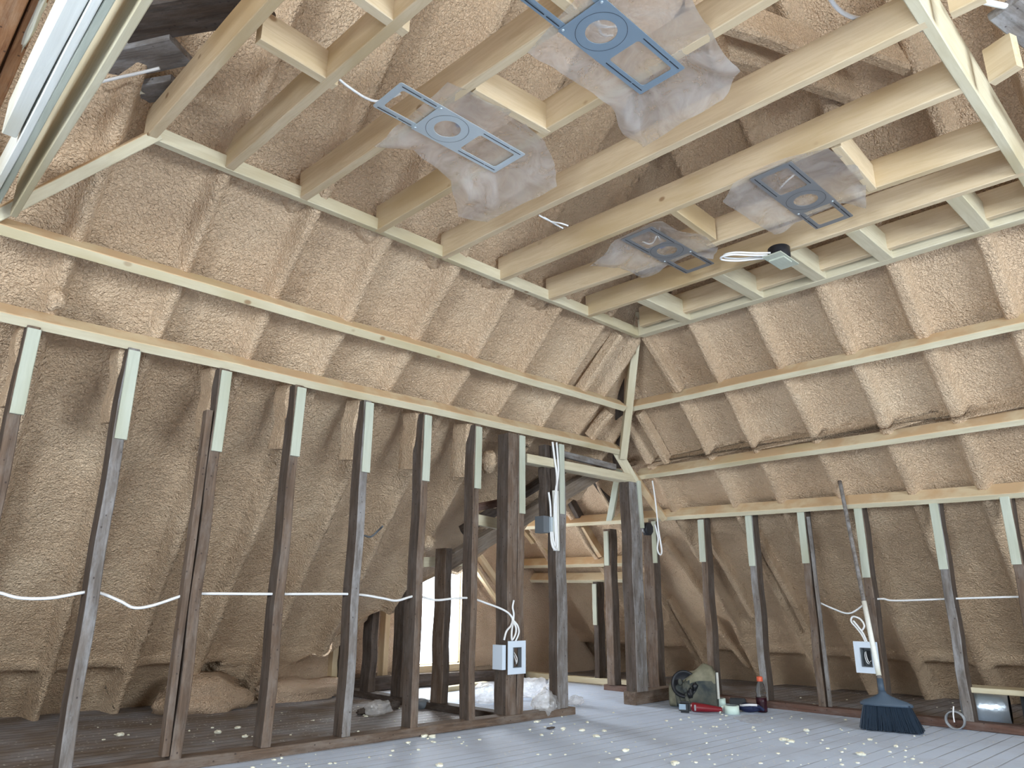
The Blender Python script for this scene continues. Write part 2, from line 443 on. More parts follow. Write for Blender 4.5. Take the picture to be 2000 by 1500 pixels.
floor_mat = MATS['dusty_floor_boards']
struct_box('floor', (-2.75, -2.75, -.10), (7.2, 5.85, 0), floor_mat)

# ------------------------------------------------------------------ ceiling framing
Z = Vector((0, 0, 1))
jx = [(.75, 2.84, .30, 'first'), (1.10, 2.84, .46, 'second'), (1.42, 2.84, .46, 'third'), (1.81, 2.84, .46, 'fourth'), (2.245, 2.84, .46, 'fifth'), (2.66, 2.84, .46, 'sixth'), (3.12, 2.84, .46, 'seventh'), (3.44, 2.84, .46, 'eighth')]
jd = {0: [(.70, 2.86), (.82, -1.2)], 1: [(1.02, 2.84), (1.13, -1.2)], 2: [(1.37, 2.84), (1.53, -1.2)], 3: [(1.79, 2.84), (1.82, .47)], 4: [(2.20, 2.84), (2.26, .47)], 5: [(2.62, 2.84), (2.69, .47)], 6: [(3.02, 2.84), (3.18, .47)], 7: [(3.39, 2.84), (3.46, .47)]}
jl = {0: 'new spruce ceiling joist at the left beside the dark old boards',
      1: 'new spruce ceiling joist right of the two short blocks at the top left',
      2: 'new spruce ceiling joist under the left half of both left light fixture plates',
      3: 'new spruce ceiling joist behind the far right ends of the two left fixture plates',
      4: 'long clear new spruce ceiling joist just right of the two left fixture plates',
      5: 'long knotty new spruce ceiling joist just left of the two right fixture plates',
      6: 'new spruce ceiling joist running above the two right fixture plates',
      7: 'new spruce ceiling joist beside the ladder of short blocks along the right slope'}
for k, ((xa, ya), (xb, yb)) in jd.items():
    timber('ceiling_joist', (xa, ya, CZ), (xb, yb, CZ), .038, .14, Z, joist_wood, jl[k], 'ceiling joist', 'new ceiling joists')
# edge plates of the flat ceiling
ledge = timber('ceiling_edge_plate', (.70, 2.84, CZ), (3.93, 2.84, CZ), .038, .064, Z, [new_wood, over_wood], 'long pale timber where the flat ceiling meets the left slope', 'timber plate', topmat=(4, 5))
redge = timber('ceiling_edge_plate', (3.93, 2.82, CZ), (3.93, -1.2, CZ), .06, .12, Z, new_wood, 'long pale timber where the flat ceiling meets the right slope', 'timber plate')
timber('header_beam', (1.2, .46, CZ), (4.4, .485, CZ), .038, .20, Z, new_wood, 'wide faced header crossing the joist ends at the top right', 'header beam')
for (a, b, lab) in ((C(1850, 36)+Vector((0, -.012, 0)), C(1925, 0), 'pale joist stub beyond the header at the top edge near the dark old boards'), (C(1930, 168)+Vector((0, -.012, 0)), C(1993, 130), 'short pale joist stub beyond the header near the right edge')):
    timber('joist_stub', a, b, .038, .14, Z, joist_wood, lab, 'ceiling joist')
blocks = [((.80, 1.64), (1.10, 1.66), 'new wood block between the two leftmost joists, nearer the top edge'), ((.77, 2.03), (1.07, 2.05), 'new wood block between the two leftmost joists, nearer the left slope'),
          ((1.14, 1.22), (1.49, 1.22), 'new wood block between joists at the top edge above the first fixture plate'),
          ((1.44, 1.72), (1.81, 1.70), 'new wood block behind the sheet of the left fixture plate'),
          ((2.67, 1.70), (3.05, 1.72), 'bright new wood block between the two right fixture plates'),
          ((2.71, .95), (3.14, .97), 'new wood block beyond the farther right fixture plate'),
          ((3.44, 1.55), (3.91, 1.55), 'ladder block along the right slope beside the loose round wiring box'),
          ((3.46, 1.19), (3.91, 1.19), 'ladder block along the right slope beside the right fixture plate'),
          ((3.46, .74), (3.91, .74), 'ladder block along the right slope nearest the header'),
          ((3.42, 1.93), (3.91, 1.93), 'ladder block along the right slope, second from the corner'),
          ((3.41, 2.44), (3.91, 2.44), 'flat ladder block nearest the corner of the ceiling')]
for (a, b, lab) in blocks:
    timber('joist_block', (*a, CZ+.001), (*b, CZ+.001), .038 if a[0] < 3.3 else .07, .12, Z, new_wood if a[0] > 3.3 else joist_wood, lab, 'wood block')
# inner band joist seen behind the ladder blocks
timber('band_joist', (3.84, 2.75, CZ+.03), (3.86, -.8, CZ+.03), .038, .14, Z, joist_wood, 'knotty joist seen through the ladder of blocks along the right slope', 'ceiling joist')

# ------------------------------------------------------------------ straps on the slopes
nS = Vector((0, .747, .664)); nT = Vector((.695, 0, .719))
upS = Vector((0, -.664, .747))*.023; upT = Vector((-.719, 0, .695))*.021
def strapL(A, B, label, h=.095): return timber('wall_strap', Vector(A)+upS, Vector(B)+upS, .046, h, nS, [new_wood, over_wood], label, 'timber strap', topmat=(1, 2, 3, 4, 5, 6) and (SIDE_L), wob=.002)
def strapR(A, B, label, h=.10): return timber('wall_strap', Vector(A)+upT, Vector(B)+upT, .042, h, nT, [new_wood, over_wood], label, 'timber strap', topmat=SIDE_R, wob=.002)
SIDE_L = (6, 7, 0); SIDE_R = (2, 3)
SIDE_L = (7, 0); SIDE_R = (7, 0)
strapL(SL(-60, 443), SL(1219, 804), 'middle long timber strap across the left foam slope')
strapL(SL(-60, 616), SL(1212, 889), 'long top plate above the old studs of the left wall')
strapR(SR(1226, 806), SR(2080, 627), 'upper timber strap across the right foam slope')
strapR(SR(1246, 938), SR(2080, 820), 'middle timber strap across the right foam slope')
strapR(SR(930, 1041), SR(2080, 968), 'lowest timber strap, the top plate of the right wall studs running into the nook')
strapR(SR(962, 1112), SR(1236, 1106), 'upper strap in the far nook behind the doorway')
strapR(SR(1020, 1139), SR(1236, 1138), 'lower strap in the far nook just under its neighbour')
# hip rafter and valley trimmer
hipn = Vector((.6, .6, .7))
timber('hip_rafter', (3.90, 2.80, 2.62), (4.44, 3.40, 1.74), .055, .09, hipn, new_wood, 'pale hip rafter dropping from the ceiling corner between the two slopes', 'rafter')
timber('hip_rafter', (4.40, 3.43, 1.80), (4.62, 3.43, 1.58), .07, .05, (.5, .6, .5), new_wood, 'short pale board from the hip down to the corner post', 'rafter')
timber('corner_rafter', (4.60, 3.44, 1.64), (5.03, 3.46, 1.33), .05, .07, (.5, .5, .6), over_wood, 'foam-stained rafter from the corner post down to the lowest right strap', 'rafter')
for a, b, f_, n_, lab in (((1226, 664), (1148, 775), SL, nS, 'foam-coated jack rafter left of the hip above the middle strap'), ((1206, 817), (1168, 868), SL, nS, 'foam-coated jack rafter left of the hip below the middle strap'),
                          ((1252, 668), (1318, 775), SR, nT, 'foam-coated jack rafter right of the hip above the upper strap'), ((1240, 818), (1294, 915), SR, nT, 'foam-coated jack rafter right of the hip below the upper strap')):
    timber('jack_rafter', f_(*a)+n_*.055, f_(*b)+n_*.055, .05, .09, n_, foam_mat, lab, 'rafter', wob=.006, bev=.01)
timber('old_hip_timber', (3.98, 3.02, 2.52), (4.62, 3.60, 1.72), .06, .10, (.6, .6, .6), old_dark, 'old dark hip timber behind the pale hip rafter', 'rafter')
timber('valley_trimmer', SL(312, 262), SL(-20, 428), .045, .075, Vector((.3, .6, .7)), [new_wood, over_wood], 'short pale valley trimmer falling from the ceiling corner to the left edge', 'rafter', topmat=(2, 3))
timber('dropped_beam', (.350, 3.10, 2.07), (.350, .4, 2.07), .024, .24, Z, [new_wood, over_wood], 'pale beam with brown side at the left edge beside the dark boards', 'beam', topmat=(3, 4))
timber('dropped_beam', (.285, 3.08, 2.07), (.285, .4, 2.07), .020, .10, Z, pale_wood, 'narrow grey batten between the bright board and the brown sided beam', 'beam')
timber('dropped_beam', (.2635, 3.08, 2.068), (.2635, .4, 2.068), .022, .12, Z, white_wood, 'bright white board at the upper left, left of the narrow grey batten', 'beam')
timber('dropped_beam', (.228, 2.52, 2.07), (.228, .4, 2.07), .040, .12, Z, white_wood, 'wide grey white board at the upper left, outermost of the straight boards', 'beam')
timber('old_rafter', (.198, 2.9, 2.35), (.200, .4, 2.35), .036, .12, Z, old_rough, 'brown rafter with a smear of foam in the upper left corner', 'rafter')
timber('old_rafter', (.135, 2.9, 2.33), (.137, .4, 2.33), .07, .12, Z, old_rough, 'weathered grooved rafter in the top left corner of the picture', 'rafter')
blob('foam_smear', (.205, 2.30, 2.352), .010, .18, .012, .5, 2.5, crumb_mat, seed=5)
tag(bpy.data.objects['foam_smear'], 'thin white smear of foam on the brown rafter', 'foam')

# old boards above the ceiling, top left and top right
def plank(A, B, w, h, n, mat, label): return timber('old_roof_board', A, B, w, h, n, mat, label, 'old board', bev=.004, wob=.006)
def pk(a, b, za, zb): return C(*a, za), C(*b, zb)
plank(*pk((225, 55), (520, 10), 2.66, 2.70), .17, .03, (0, -.1, 1), old_dark, 'dark old roof board in the gap at the top left')
plank(*pk((190, 135), (355, 100), 2.63, 2.66), .15, .03, (0, -.1, 1), old_grey, 'dusty grey board under the dark board at the top left')
plank(*pk((120, 215), (350, 170), 2.60, 2.62), .11, .03, (0, -.1, 1), old_grey, 'grey board with a blob of white foam at the top left')
plank(*pk((40, 352), (165, 308), 2.40, 2.52), .06, .03, (0, -.3, 1), old_dark, 'narrow dark board just above the valley trimmer')
plank((2.25, .22, 2.62), (3.3, -.25, 2.72), .24, .03, (0, .1, 1), old_dark, 'dark old board at the top right corner')
plank((2.55, .30, 2.58), (3.4, .12, 2.60), .10, .03, (0, .1, 1), old_grey, 'grey torn board beside the thick header at the right')
plank((2.95, .30, 2.52), (3.6, .20, 2.52), .08, .03, (0, .1, 1), old_grey, 'small grey slab hanging under the pale joist stub')
b1 = blob('foam_blob', C(258, 176, 2.60), .035, .03, .012, .5, 2, crumb_mat, seed=2); tag(b1, 'white blob of foam on the grey board at the top left', 'foam')
b1 = blob('foam_blob', C(185, 288, 2.50), .05, .03, .02, .6, 2, crumb_mat, seed=3); tag(b1, 'white blob of foam above the valley trimmer', 'foam')
o = cable('roof_cable', [C(185, 163, 2.58), C(230, 152, 2.58), C(275, 142, 2.58), C(312, 133, 2.60)], .006, cable_white); tag(o, 'grey cable crossing the grey boards at the top left', 'cable')

for a, b, lab in (((1400, 60), (1600, 125), 'foam-coated roof rafter high above the joists right of the bluish plate'), ((1415, 118), (1530, 152), 'short foam-coated rafter above the clear joist at the top'), ((1565, 162), (1690, 212), 'foam-coated roof rafter seen between the two long joists at the right'),
                  ((1690, 112), (1850, 168), 'foam-coated roof rafter high up left of the header'), ((1790, 232), (1890, 262), 'foam-coated roof rafter below the header ends')):
    timber('roof_rafter', C(*a, 3.05), C(*b, 3.15), .07, .16, (0, 0, 1), foam_mat, lab, 'rafter', wob=.01, bev=.015)
# ------------------------------------------------------------------ left wall
def stud(X0, X1, Y0, Y1, z0, z1, mat, label, strip=None, face='Y', lean=(0, 0)):
    """face Y: broad front looks to -Y; strip = (z0,z1) of new wood nailed on the front"""
    cx, cy = (X0+X1)/2, (Y0+Y1)/2
    if face == 'Y':
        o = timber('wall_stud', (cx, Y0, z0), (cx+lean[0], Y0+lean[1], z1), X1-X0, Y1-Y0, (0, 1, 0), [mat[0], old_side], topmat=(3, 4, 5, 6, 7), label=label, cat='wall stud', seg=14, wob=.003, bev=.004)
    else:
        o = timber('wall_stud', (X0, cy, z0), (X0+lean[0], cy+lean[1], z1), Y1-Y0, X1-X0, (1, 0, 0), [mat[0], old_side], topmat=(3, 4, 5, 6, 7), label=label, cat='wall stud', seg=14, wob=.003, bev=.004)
    if strip:
        sw = .050
        if face == 'Y': s = timber('nailing_strip', (cx+.004, Y0-.012, strip[0]), (cx+.006, Y0-.012, strip[1]), sw, .014, (0, 1, 0), pale_wood, parent=o)
        else: s = timber('nailing_strip', (X0-.012, cy+.004, strip[0]), (X0-.012, cy+.004, strip[1]), sw, .014, (1, 0, 0), pale_wood, parent=o)
        s['label'] = 'pale new wood strip on the upper front of the stud'
    return o
B0, T0 = .045, 1.765
dp = .09
cx = [.535, .925, 1.345, 1.745, 2.165, 2.575, 2.978]
desc = ['old brown stud with a pale strip at the very left edge', 'chalky grey old stud with a long pale strip, second from the left edge', 'split brown old stud with a pale strip, third from the left edge', 'dark sided brown old stud with a pale strip, fourth from the left edge',
        'dark stud with chalky front and pale strip, fifth from the left edge', 'dark brown stud with knots and pale strip, sixth from the left edge', 'brown stud with pale strip just left of the broad dark post']
ml = [old_brown, old_grey, old_brown, old_brown, old_grey, old_brown, old_brown]
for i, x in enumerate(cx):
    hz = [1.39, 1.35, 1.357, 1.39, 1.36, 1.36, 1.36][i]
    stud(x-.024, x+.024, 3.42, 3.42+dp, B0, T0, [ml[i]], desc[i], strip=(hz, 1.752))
# a split sister on the third stud
timber('sister_board', (1.300, 3.425, .06), (1.300, 3.425, 1.55), .03, .05, (0, 1, 0), old_brown, 'thin brown board alongside the third old stud of the left wall', 'old board')
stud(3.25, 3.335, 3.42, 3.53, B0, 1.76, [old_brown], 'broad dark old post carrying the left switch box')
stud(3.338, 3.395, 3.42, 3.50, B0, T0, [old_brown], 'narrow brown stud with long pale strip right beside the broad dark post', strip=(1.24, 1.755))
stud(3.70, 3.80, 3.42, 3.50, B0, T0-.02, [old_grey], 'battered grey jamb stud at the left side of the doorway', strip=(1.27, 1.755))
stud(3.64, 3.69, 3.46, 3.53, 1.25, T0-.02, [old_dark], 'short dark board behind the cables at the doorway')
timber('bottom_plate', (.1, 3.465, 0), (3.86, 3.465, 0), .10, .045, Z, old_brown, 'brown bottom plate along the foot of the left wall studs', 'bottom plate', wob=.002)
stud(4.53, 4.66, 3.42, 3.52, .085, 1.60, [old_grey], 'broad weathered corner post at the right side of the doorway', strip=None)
timber('nailing_strip_board', (4.655, 3.40, 1.24), (4.635, 3.40, 1.60), .035, .02, (0, 1, 0), pale_wood, 'pale strip at the top right side of the broad corner post', 'wood strip')
timber('plate_block', (4.50, 3.47, 0), (5.05, 3.50, 0), .10, .085, Z, old_brown, 'short brown plate under the broad corner post', 'bottom plate')
timber('door_header', (3.42, 3.42, 1.615), (4.63, 3.42, 1.615), .06, .05, (0, 1, 0), [new_wood], 'long pale header over the doorway below the left top plate', 'door header')
timber('door_header', (3.42, 3.48, 1.60), (4.62, 3.48, 1.60), .02, .05, (0, 1, 0), [new_wood], 'thin lower edge board of the doorway header', 'door header')
timber('spacer_board', (3.80, 3.47, 1.71), (4.44, 3.47, 1.69), .045, .03, (0, 1, 0), old_grey, 'grey board in the slot between the left top plate and the doorway header', 'old board')

# ------------------------------------------------------------------ right wall
rr = [(3.175, 'slim brown stud with pale strip right of the tool bag', 1.0, old_brown), (2.765, 'brown stud with pale strip behind the drink bottle', .957, old_grey), (2.36, 'brown stud with a wide pale strip and a loose split batten', .963, old_brown),
      (1.965, 'brown stud behind the broom handle with the right switch box', .90, old_brown), (1.50, 'dark sided grey stud with pale strip beside the silver duct', .90, old_grey), (1.115, 'brown stud with pale strip at the right edge', .917, old_brown)]
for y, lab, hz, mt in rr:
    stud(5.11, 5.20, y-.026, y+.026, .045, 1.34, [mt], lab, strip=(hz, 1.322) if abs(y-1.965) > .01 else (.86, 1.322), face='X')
timber('split_batten', (5.10, 2.30, .05), (5.10, 2.315, 1.28), .022, .02, (1, 0, 0), old_grey, 'thin loose batten beside the wide strip stud of the right wall', 'wood batten')
timber('bottom_plate', (5.155, 4.2, 0), (5.155, .2, 0), .10, .045, Z, old_red, 'reddish bottom plate along the foot of the right wall', 'bottom plate', wob=.002)
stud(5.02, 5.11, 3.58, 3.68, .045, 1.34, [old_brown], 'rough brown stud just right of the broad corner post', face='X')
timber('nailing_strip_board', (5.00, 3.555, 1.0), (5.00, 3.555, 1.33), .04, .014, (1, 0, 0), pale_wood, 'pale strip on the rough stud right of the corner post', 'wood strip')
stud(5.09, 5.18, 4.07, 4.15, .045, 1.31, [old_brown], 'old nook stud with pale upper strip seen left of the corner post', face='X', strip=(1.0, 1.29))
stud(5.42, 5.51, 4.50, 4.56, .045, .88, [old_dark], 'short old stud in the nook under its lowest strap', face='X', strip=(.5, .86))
timber('bottom_plate', (5.40, 5.42, 0), (5.46, 4.12, 0), .09, .05, Z, new_wood, 'pale new bottom plate on the floor of the nook', 'bottom plate')
timber('rafter_strut', SR(1188, 1022), SR(1206, 925), .05, .05, nT, pale_wood, 'crooked pale strut between doorway header and the nook strap', 'strut')
def FT(px, py): return at(px, py, (1, 0, 1), TA-.11)
for a, b, m_, w_, lab in (((1104, 968), (1130, 1016), old_dark, .05, 'dark rafter edge above the nook strap, right of the looped cables'), ((1157, 935), (1190, 985), old_dark, .05, 'dark rafter behind the crooked pale strut'),
                      ((1036, 1040), (1078, 1096), joist_wood, .04, 'tan rafter between two nook straps behind the looped cables'), ((1136, 1030), (1172, 1088), over_wood, .05, 'tan rafter between nook straps left of the old nook stud'),
                      ((1000, 1010), (1040, 1062), over_wood, .05, 'tan rafter behind the broad dark post')):
    timber('nook_rafter', FT(*a), FT(*b), w_, .07, nT, m_, lab, 'rafter', wob=.004)
for a, b, lab in (((1296, 1060), (1368, 1168), 'foam-coated rafter right of the corner post, upper of two'), ((1304, 1172), (1376, 1296), 'foam-coated rafter above the tool bag'), ((1378, 1052), (1470, 1208), 'foam-coated rafter left of the stud by the drink bottle'),
                  ((1392, 1214), (1458, 1304), 'short foam-coated rafter low between the two studs by the bottle'), ((1478, 1048), (1576, 1236), 'foam-coated rafter between the bottle stud and the next stud'), ((1258, 1095), (1300, 1180), 'dark-edged rafter just behind the rough brown stud')):
    timber('knee_rafter', FT(*a), FT(*b), .05, .10, nT, foam_mat, lab, 'rafter', wob=.008, bev=.009)
# old valley beam and nook timbers
V0, V1 = Vector((3.66, 4.46, 1.00)), Vector((4.62, 3.74, 1.66))
timber('valley_beam', L(860, 1112, 4.20), L(1176, 922, 3.62), .12, .05, (-.1, .9, .3), old_tan, 'old grey brown valley beam slanting up behind the doorway studs', 'beam')
timber('valley_beam', L(905, 1042, 4.10), L(1115, 912, 3.66), .06, .06, (0, .8, .5), old_dark, 'dark old timber above the slanting valley beam', 'beam')
timber('old_tie', L(925, 992, 3.75), L(990, 980, 3.62), .05, .06, (0, 1, 0), old_red, 'short dark red timber behind the broad dark post', 'old board')
timber('nook_brace', L(925, 1013, 3.70), L(995, 1026, 3.66), .07, .04, (0, 1, 0), new_wood, 'short new wood brace left of the broad dark post', 'wood block')
timber('nook_brace', L(828, 1098, 4.30), L(905, 1096, 4.36), .07, .04, (0, 1, 0), new_wood, 'new wood brace low between the sixth and seventh old studs', 'wood block')
# dark knee wall on the left of the nook
timber('bottom_plate', (3.33, 3.52, 0), (3.33, 5.50, 0), .10, .045, Z, old_dark, 'dark bottom plate running back to the gable wall', 'bottom plate')
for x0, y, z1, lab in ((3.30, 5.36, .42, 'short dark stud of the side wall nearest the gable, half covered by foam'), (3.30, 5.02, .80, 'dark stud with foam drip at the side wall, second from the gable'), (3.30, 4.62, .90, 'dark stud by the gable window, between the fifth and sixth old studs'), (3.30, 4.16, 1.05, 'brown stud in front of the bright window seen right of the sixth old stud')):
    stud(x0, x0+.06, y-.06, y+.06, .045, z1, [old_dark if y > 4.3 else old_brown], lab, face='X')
for x, z0, z1, lab in ((3.76, .02, 1.0, 'new yellow stud against the foam left of the gable window'), (3.28, .1, .7, 'new stud at the far left of the gable wall'), (4.64, .02, 1.6, 'new stud at the right jamb of the gable window')):
    timber('new_stud', (x, 5.42, z0), (x, 5.42, z1), .05, .08, (0, 1, 0), joist_wood, lab, 'wall stud')
timber('new_stud', (5.20, 5.42, .1), (5.20, 5.42, 1.25), .035, .08, (0, 1, 0), joist_wood, 'thin new stud at the right end of the smooth foam panel', 'wall stud')
timber('window_sill', (3.98, 5.40, .13), (4.62, 5.40, .13), .06, .08, (0, 1, 0), joist_wood, 'new wood sill under the gable window', 'window sill')
timber('old_wall_sill', (3.4, 5.36, .0), (5.3, 5.36, .0), .10, .10, Z, old_dark, 'rough dark sill at the foot of the gable wall', 'old timber', wob=.008)
timber('floor_offcut', (4.0, 4.95, .0), (4.55, 5.05, .0), .07, .035, Z, new_wood, 'pale offcut lying on the sunny floor below the window', 'wood offcut')
timber('nook_rafter', L(936, 1080, 5.38), L(990, 1158, 5.42), .05, .06, (0, 1, 0), joist_wood, 'new rafter falling right along the top of the gable wall', 'rafter')
timber('nook_rafter', L(925, 1100, 5.30), L(985, 1190, 5.33), .03, .05, (0, 1, 0), over_wood, 'foam-stained rafter just under the new gable rafter', 'rafter')

# ------------------------------------------------------------------ cables along the left wall
o = cable('wall_cable', [L(-40, 1150, 3.46), L(0, 1158, 3.46), L(40, 1168, 3.46), L(100, 1168, 3.46), (.9, 3.46, .712), (.955, 3.46, .712), L(235, 1174, 3.46), L(262, 1187, 3.46), L(300, 1182, 3.46), (1.32, 3.46, .712), (1.38, 3.46, .714),
    (1.745, 3.46, .717), (2.165, 3.46, .722), L(745, 1168, 3.46), L(775, 1173, 3.46), (2.58, 3.46, .718), L(850, 1172, 3.46), L(885, 1169, 3.46), (2.98, 3.46, .71), L(950, 1178, 3.45), L(985, 1192, 3.43), (3.275, 3.405, .60), (3.275, 3.405, .56)], .0065, cable_white, k=5)
tag(o, 'white cable threaded through the old studs of the left wall', 'cable')
o = cable('wall_cable', [R(1586, 1170, 5.16), R(1625, 1188, 5.16), R(1658, 1198, 5.16), R(1685, 1183, 5.16), (5.16, 1.965, .72), (5.16, 1.90, .727), R(1750, 1173, 5.16), (5.16, 1.5, .728), (5.16, 1.3, .735), (5.16, 1.1, .74), (5.16, .9, .74)], .006, cable_white, k=5)
tag(o, 'white cable strung between the studs of the right wall', 'cable')
o = cable('loose_wire', [L(712, 1046, 3.9), L(725, 1048, 3.85), L(740, 1035, 3.8), L(747, 1028, 3.75)], .006, grey_pl); tag(o, 'short grey wire sticking out of the foam left of the sixth stud', 'wire')
o = cable('joist_wire', [(1.06, 2.10, 2.56), (1.15, 2.10, 2.53), (1.27, 2.10, 2.53), (1.35, 2.05, 2.58)], .005, cable_white); tag(o, 'white cable strung between the joists left of the first fixture plate', 'cable')
o = cable('joist_wire', [C(1800, 58, 2.60), C(1720, 40, 2.60), C(1670, 35, 2.60), C(1640, 20, 2.60), C(1620, -5, 2.60), C(1612, -30, 2.60)], .008, cable_white); tag(o, 'white cable drooping over the joist at the top edge', 'cable')
o = cable('joist_wire', [C(1052, 420, 2.50), C(1075, 432, 2.49), C(1095, 436, 2.47), C(1110, 441, 2.46)], .004, cable_white); tag(o, 'two-pronged bare cable end poking below the fifth joist', 'cable')
cable('wire_prong', [C(1062, 424, 2.50), C(1085, 438, 2.48), C(1100, 446, 2.46)], .004, cable_white, o)
o = cable('joist_wire', [C(1890, -5, 2.60), C(1930, 5, 2.60), C(2010, 22, 2.60)], .010, cable_white); tag(o, 'thick white cable at the top right corner', 'cable')

# ------------------------------------------------------------------ recessed-light rough-in plates
def ring_pts(cx, cy, r, n=40): return [(cx+r*math.cos(2*math.pi*i/n), cy+r*math.sin(2*math.pi*i/n)) for i in range(n)]
def rrect(x0, y0, x1, y1, r, n=5):
    out = []
    for (cx, cy, a0) in ((x1-r, y1-r, 0), (x0+r, y1-r, 90), (x0+r, y0+r, 180), (x1-r, y0+r, 270)):
        for i in range(n+1):
            a = math.radians(a0+90*i/n); out.append((cx+r*math.cos(a), cy+r*math.sin(a)))
    return out
def cut_plate(name, loops, th, mat, parent, M):
    cu = bpy.data.curves.new(name, 'CURVE'); cu.dimensions = '2D'; cu.fill_mode = 'BOTH'; cu.extrude = th/2
    for lp in loops:
        sp = cu.splines.new('POLY'); sp.points.add(len(lp)-1); sp.use_cyclic_u = True
        for i, p in enumerate(lp): sp.points[i].co = (p[0], p[1], 0, 1)
    tmp = bpy.data.objects.new('tmp', cu); COL.objects.link(tmp)
    dg = bpy.context.evaluated_depsgraph_get(); me = bpy.data.meshes.new_from_object(tmp.evaluated_get(dg))
    bpy.data.objects.remove(tmp); me.materials.clear()
    me.name = name
    return link(name, me, mat, parent, M)
def fixture(x0, yc, flip, ext, body, label, mt, ang=0.0, tilt=0):
    """plate built in local coords: u from 0 (square-hole end) to body, w=.19"""
    e = empty('light_plate', (x0, yc, CZ-.006)); tag(e, label, 'light fixture plate', 'recessed light plates under the joists')
    s = -1 if flip else 1
    M = Matrix.Translation((x0, yc, CZ-.006)) @ Matrix.Rotation(math.radians(ang), 4, 'Z') @ Matrix.Rotation(math.radians(tilt), 4, 'Y') @ Matrix.Scale(s, 4, (1, 0, 0))
    W = .095; cxr = body-.105
    loops = [rrect(0, -W, body, W, .006), ring_pts(cxr, 0, .052), rrect(.03, -.062, .03+.19 if body > .4 else .03+.15, .062, .012)]
    if body > .4: loops.append(rrect(.255-.0, -.0, .256, .001, .0002)) if False else None
    cut_plate('face_plate', [l for l in loops if l], .0022, mt, e, M)
    # telescoping bracket
    b0, b1 = body-.03, body+ext
    cut_plate('slide_bracket', [rrect(b0, -W+.004, b1, W-.004, .01), rrect(b0+.012, -W+.034, b1-.03, W-.034, .012)], .002, mt, e, M @ Matrix.Translation((0, 0, .003)))
    bm = bmesh.new()
    n = 48; a = [bm.verts.new((cxr+.083*math.cos(2*math.pi*i/n), .083*math.sin(2*math.pi*i/n), -.0016)) for i in range(n)]
    b = [bm.verts.new((cxr+.0845*math.cos(2*math.pi*i/n), .0845*math.sin(2*math.pi*i/n), -.0016)) for i in range(n)]
    for i in range(n): bm.faces.new((a[i], a[(i+1) % n], b[(i+1) % n], b[i]))
    for y in (-.078, .078):
        for u0, u1 in ((.015, .07), (.075, .215), (b0+.04, b0+.10), (b0+.11, b1-.015)):
            add_box(bm, (u0, y-.0018, -.0018), (u1, y+.0018, -.0012))
    bm_obj('punched_slots', bm, slot, e, M)
    for u, y in ((body-.01, -.08), (body-.01, .08)):
        bm = bmesh.new(); add_lathe(bm, [(.004, -.004), (.005, -.001)], 10, Matrix.Translation((u, y, 0))); bm_obj('screw', bm, metal, e, M)
    return e
fixture(1.84, 1.945, True, .18, .44, 'shiny steel light plate with its bracket reaching left under the first three joists', metal)
fixture(1.875, 1.205, True, .22, .44, 'large bluish steel light plate at the top edge of the picture', metal2)
fixture(2.66, 1.21, False, .20, .44, 'dull grey steel light plate on the right half of the ceiling nearer the header', metal3, 0)
fixture(2.70, 1.94, False, .21, .37, 'dull grey light plate nearest the ceiling corner, partly under a folded sheet', metal3)
def catmull2(pts, k=5):
    n = len(pts); out = []
    for i in range(n):
        p0, p1, p2, p3 = [Vector((*pts[(i+j-1) % n], 0)) for j in range(4)]
        for j in range(k):
            t = j/k; out.append(.5*((2*p1)+(p2-p0)*t+(2*p0-5*p1+4*p2-p3)*t*t+(3*p1-p0-3*p2+p3)*t**3))
    return out
def vapour_sheet(cx, cy, outline, droops, label, seed, rect=None):
    ol = []; dz = []
    n = len(outline); k = 8
    for i in range(n):
        a, b = outline[i], outline[(i+1) % n]
        for j in range(k):
            t = j/k; ol.append((a[0]*(1-t)+b[0]*t, a[1]*(1-t)+b[1]*t)); dz.append(droops[i]*(1-t)+droops[(i+1) % n]*t)
    bm = bmesh.new(); rings = []; N = 22
    for r in range(1, N+1):
        f = r/N; ring = []
        for i, (x, y) in enumerate(ol):
            px = cx+(x-cx)*f; py = cy+(y-cy)*f
            wr = noise.noise(Vector((px*7+seed, py*7, 0)))*.010+noise.noise(Vector((px*20, py*9+seed, 1)))*.005
            dr = max(abs(px-rect[0])-rect[1], abs(py-rect[2])-rect[3], 0); edge = min(1, dr/.10); edge = edge*edge*(3-2*edge)
            if f == 1:
                jx_ = noise.noise(Vector((i*.25, seed, 0)))*.008; px += jx_; py -= jx_
            ring.append(bm.verts.new((px, py, CZ-.002-dz[i]*edge+wr*edge-.0005)))
        rings.append(ring)
    m = len(ol)
    for r in range(N-1):
        for i in range(m):
            bm.faces.new((rings[r][i], rings[r][(i+1) % m], rings[r+1][(i+1) % m], rings[r+1][i]))
    c = bm.verts.new((cx, cy, CZ-.002))
    for i in range(m): bm.faces.new((c, rings[0][(i+1) % m], rings[0][i]))
    o = bm_obj('vapour_sheet', bm, sheet_mat, smooth=True); return tag(o, label, 'plastic sheet', 'vapour sheets over the light plates')
vapour_sheet(1.70, 1.95, [(1.34, 1.74), (1.60, 1.70), (1.84, 1.74), (1.96, 1.80), (2.06, 1.88), (2.02, 2.08), (2.00, 2.26), (1.86, 2.30), (1.70, 2.16), (1.48, 2.13), (1.34, 2.20), (1.36, 2.02)], [0, .0, 0, .02, .05, .07, .09, .10, .05, .02, .03, 0],
             'translucent sheet drooping around the shiny steel light plate', 1, (1.60, .25, 1.945, .10))
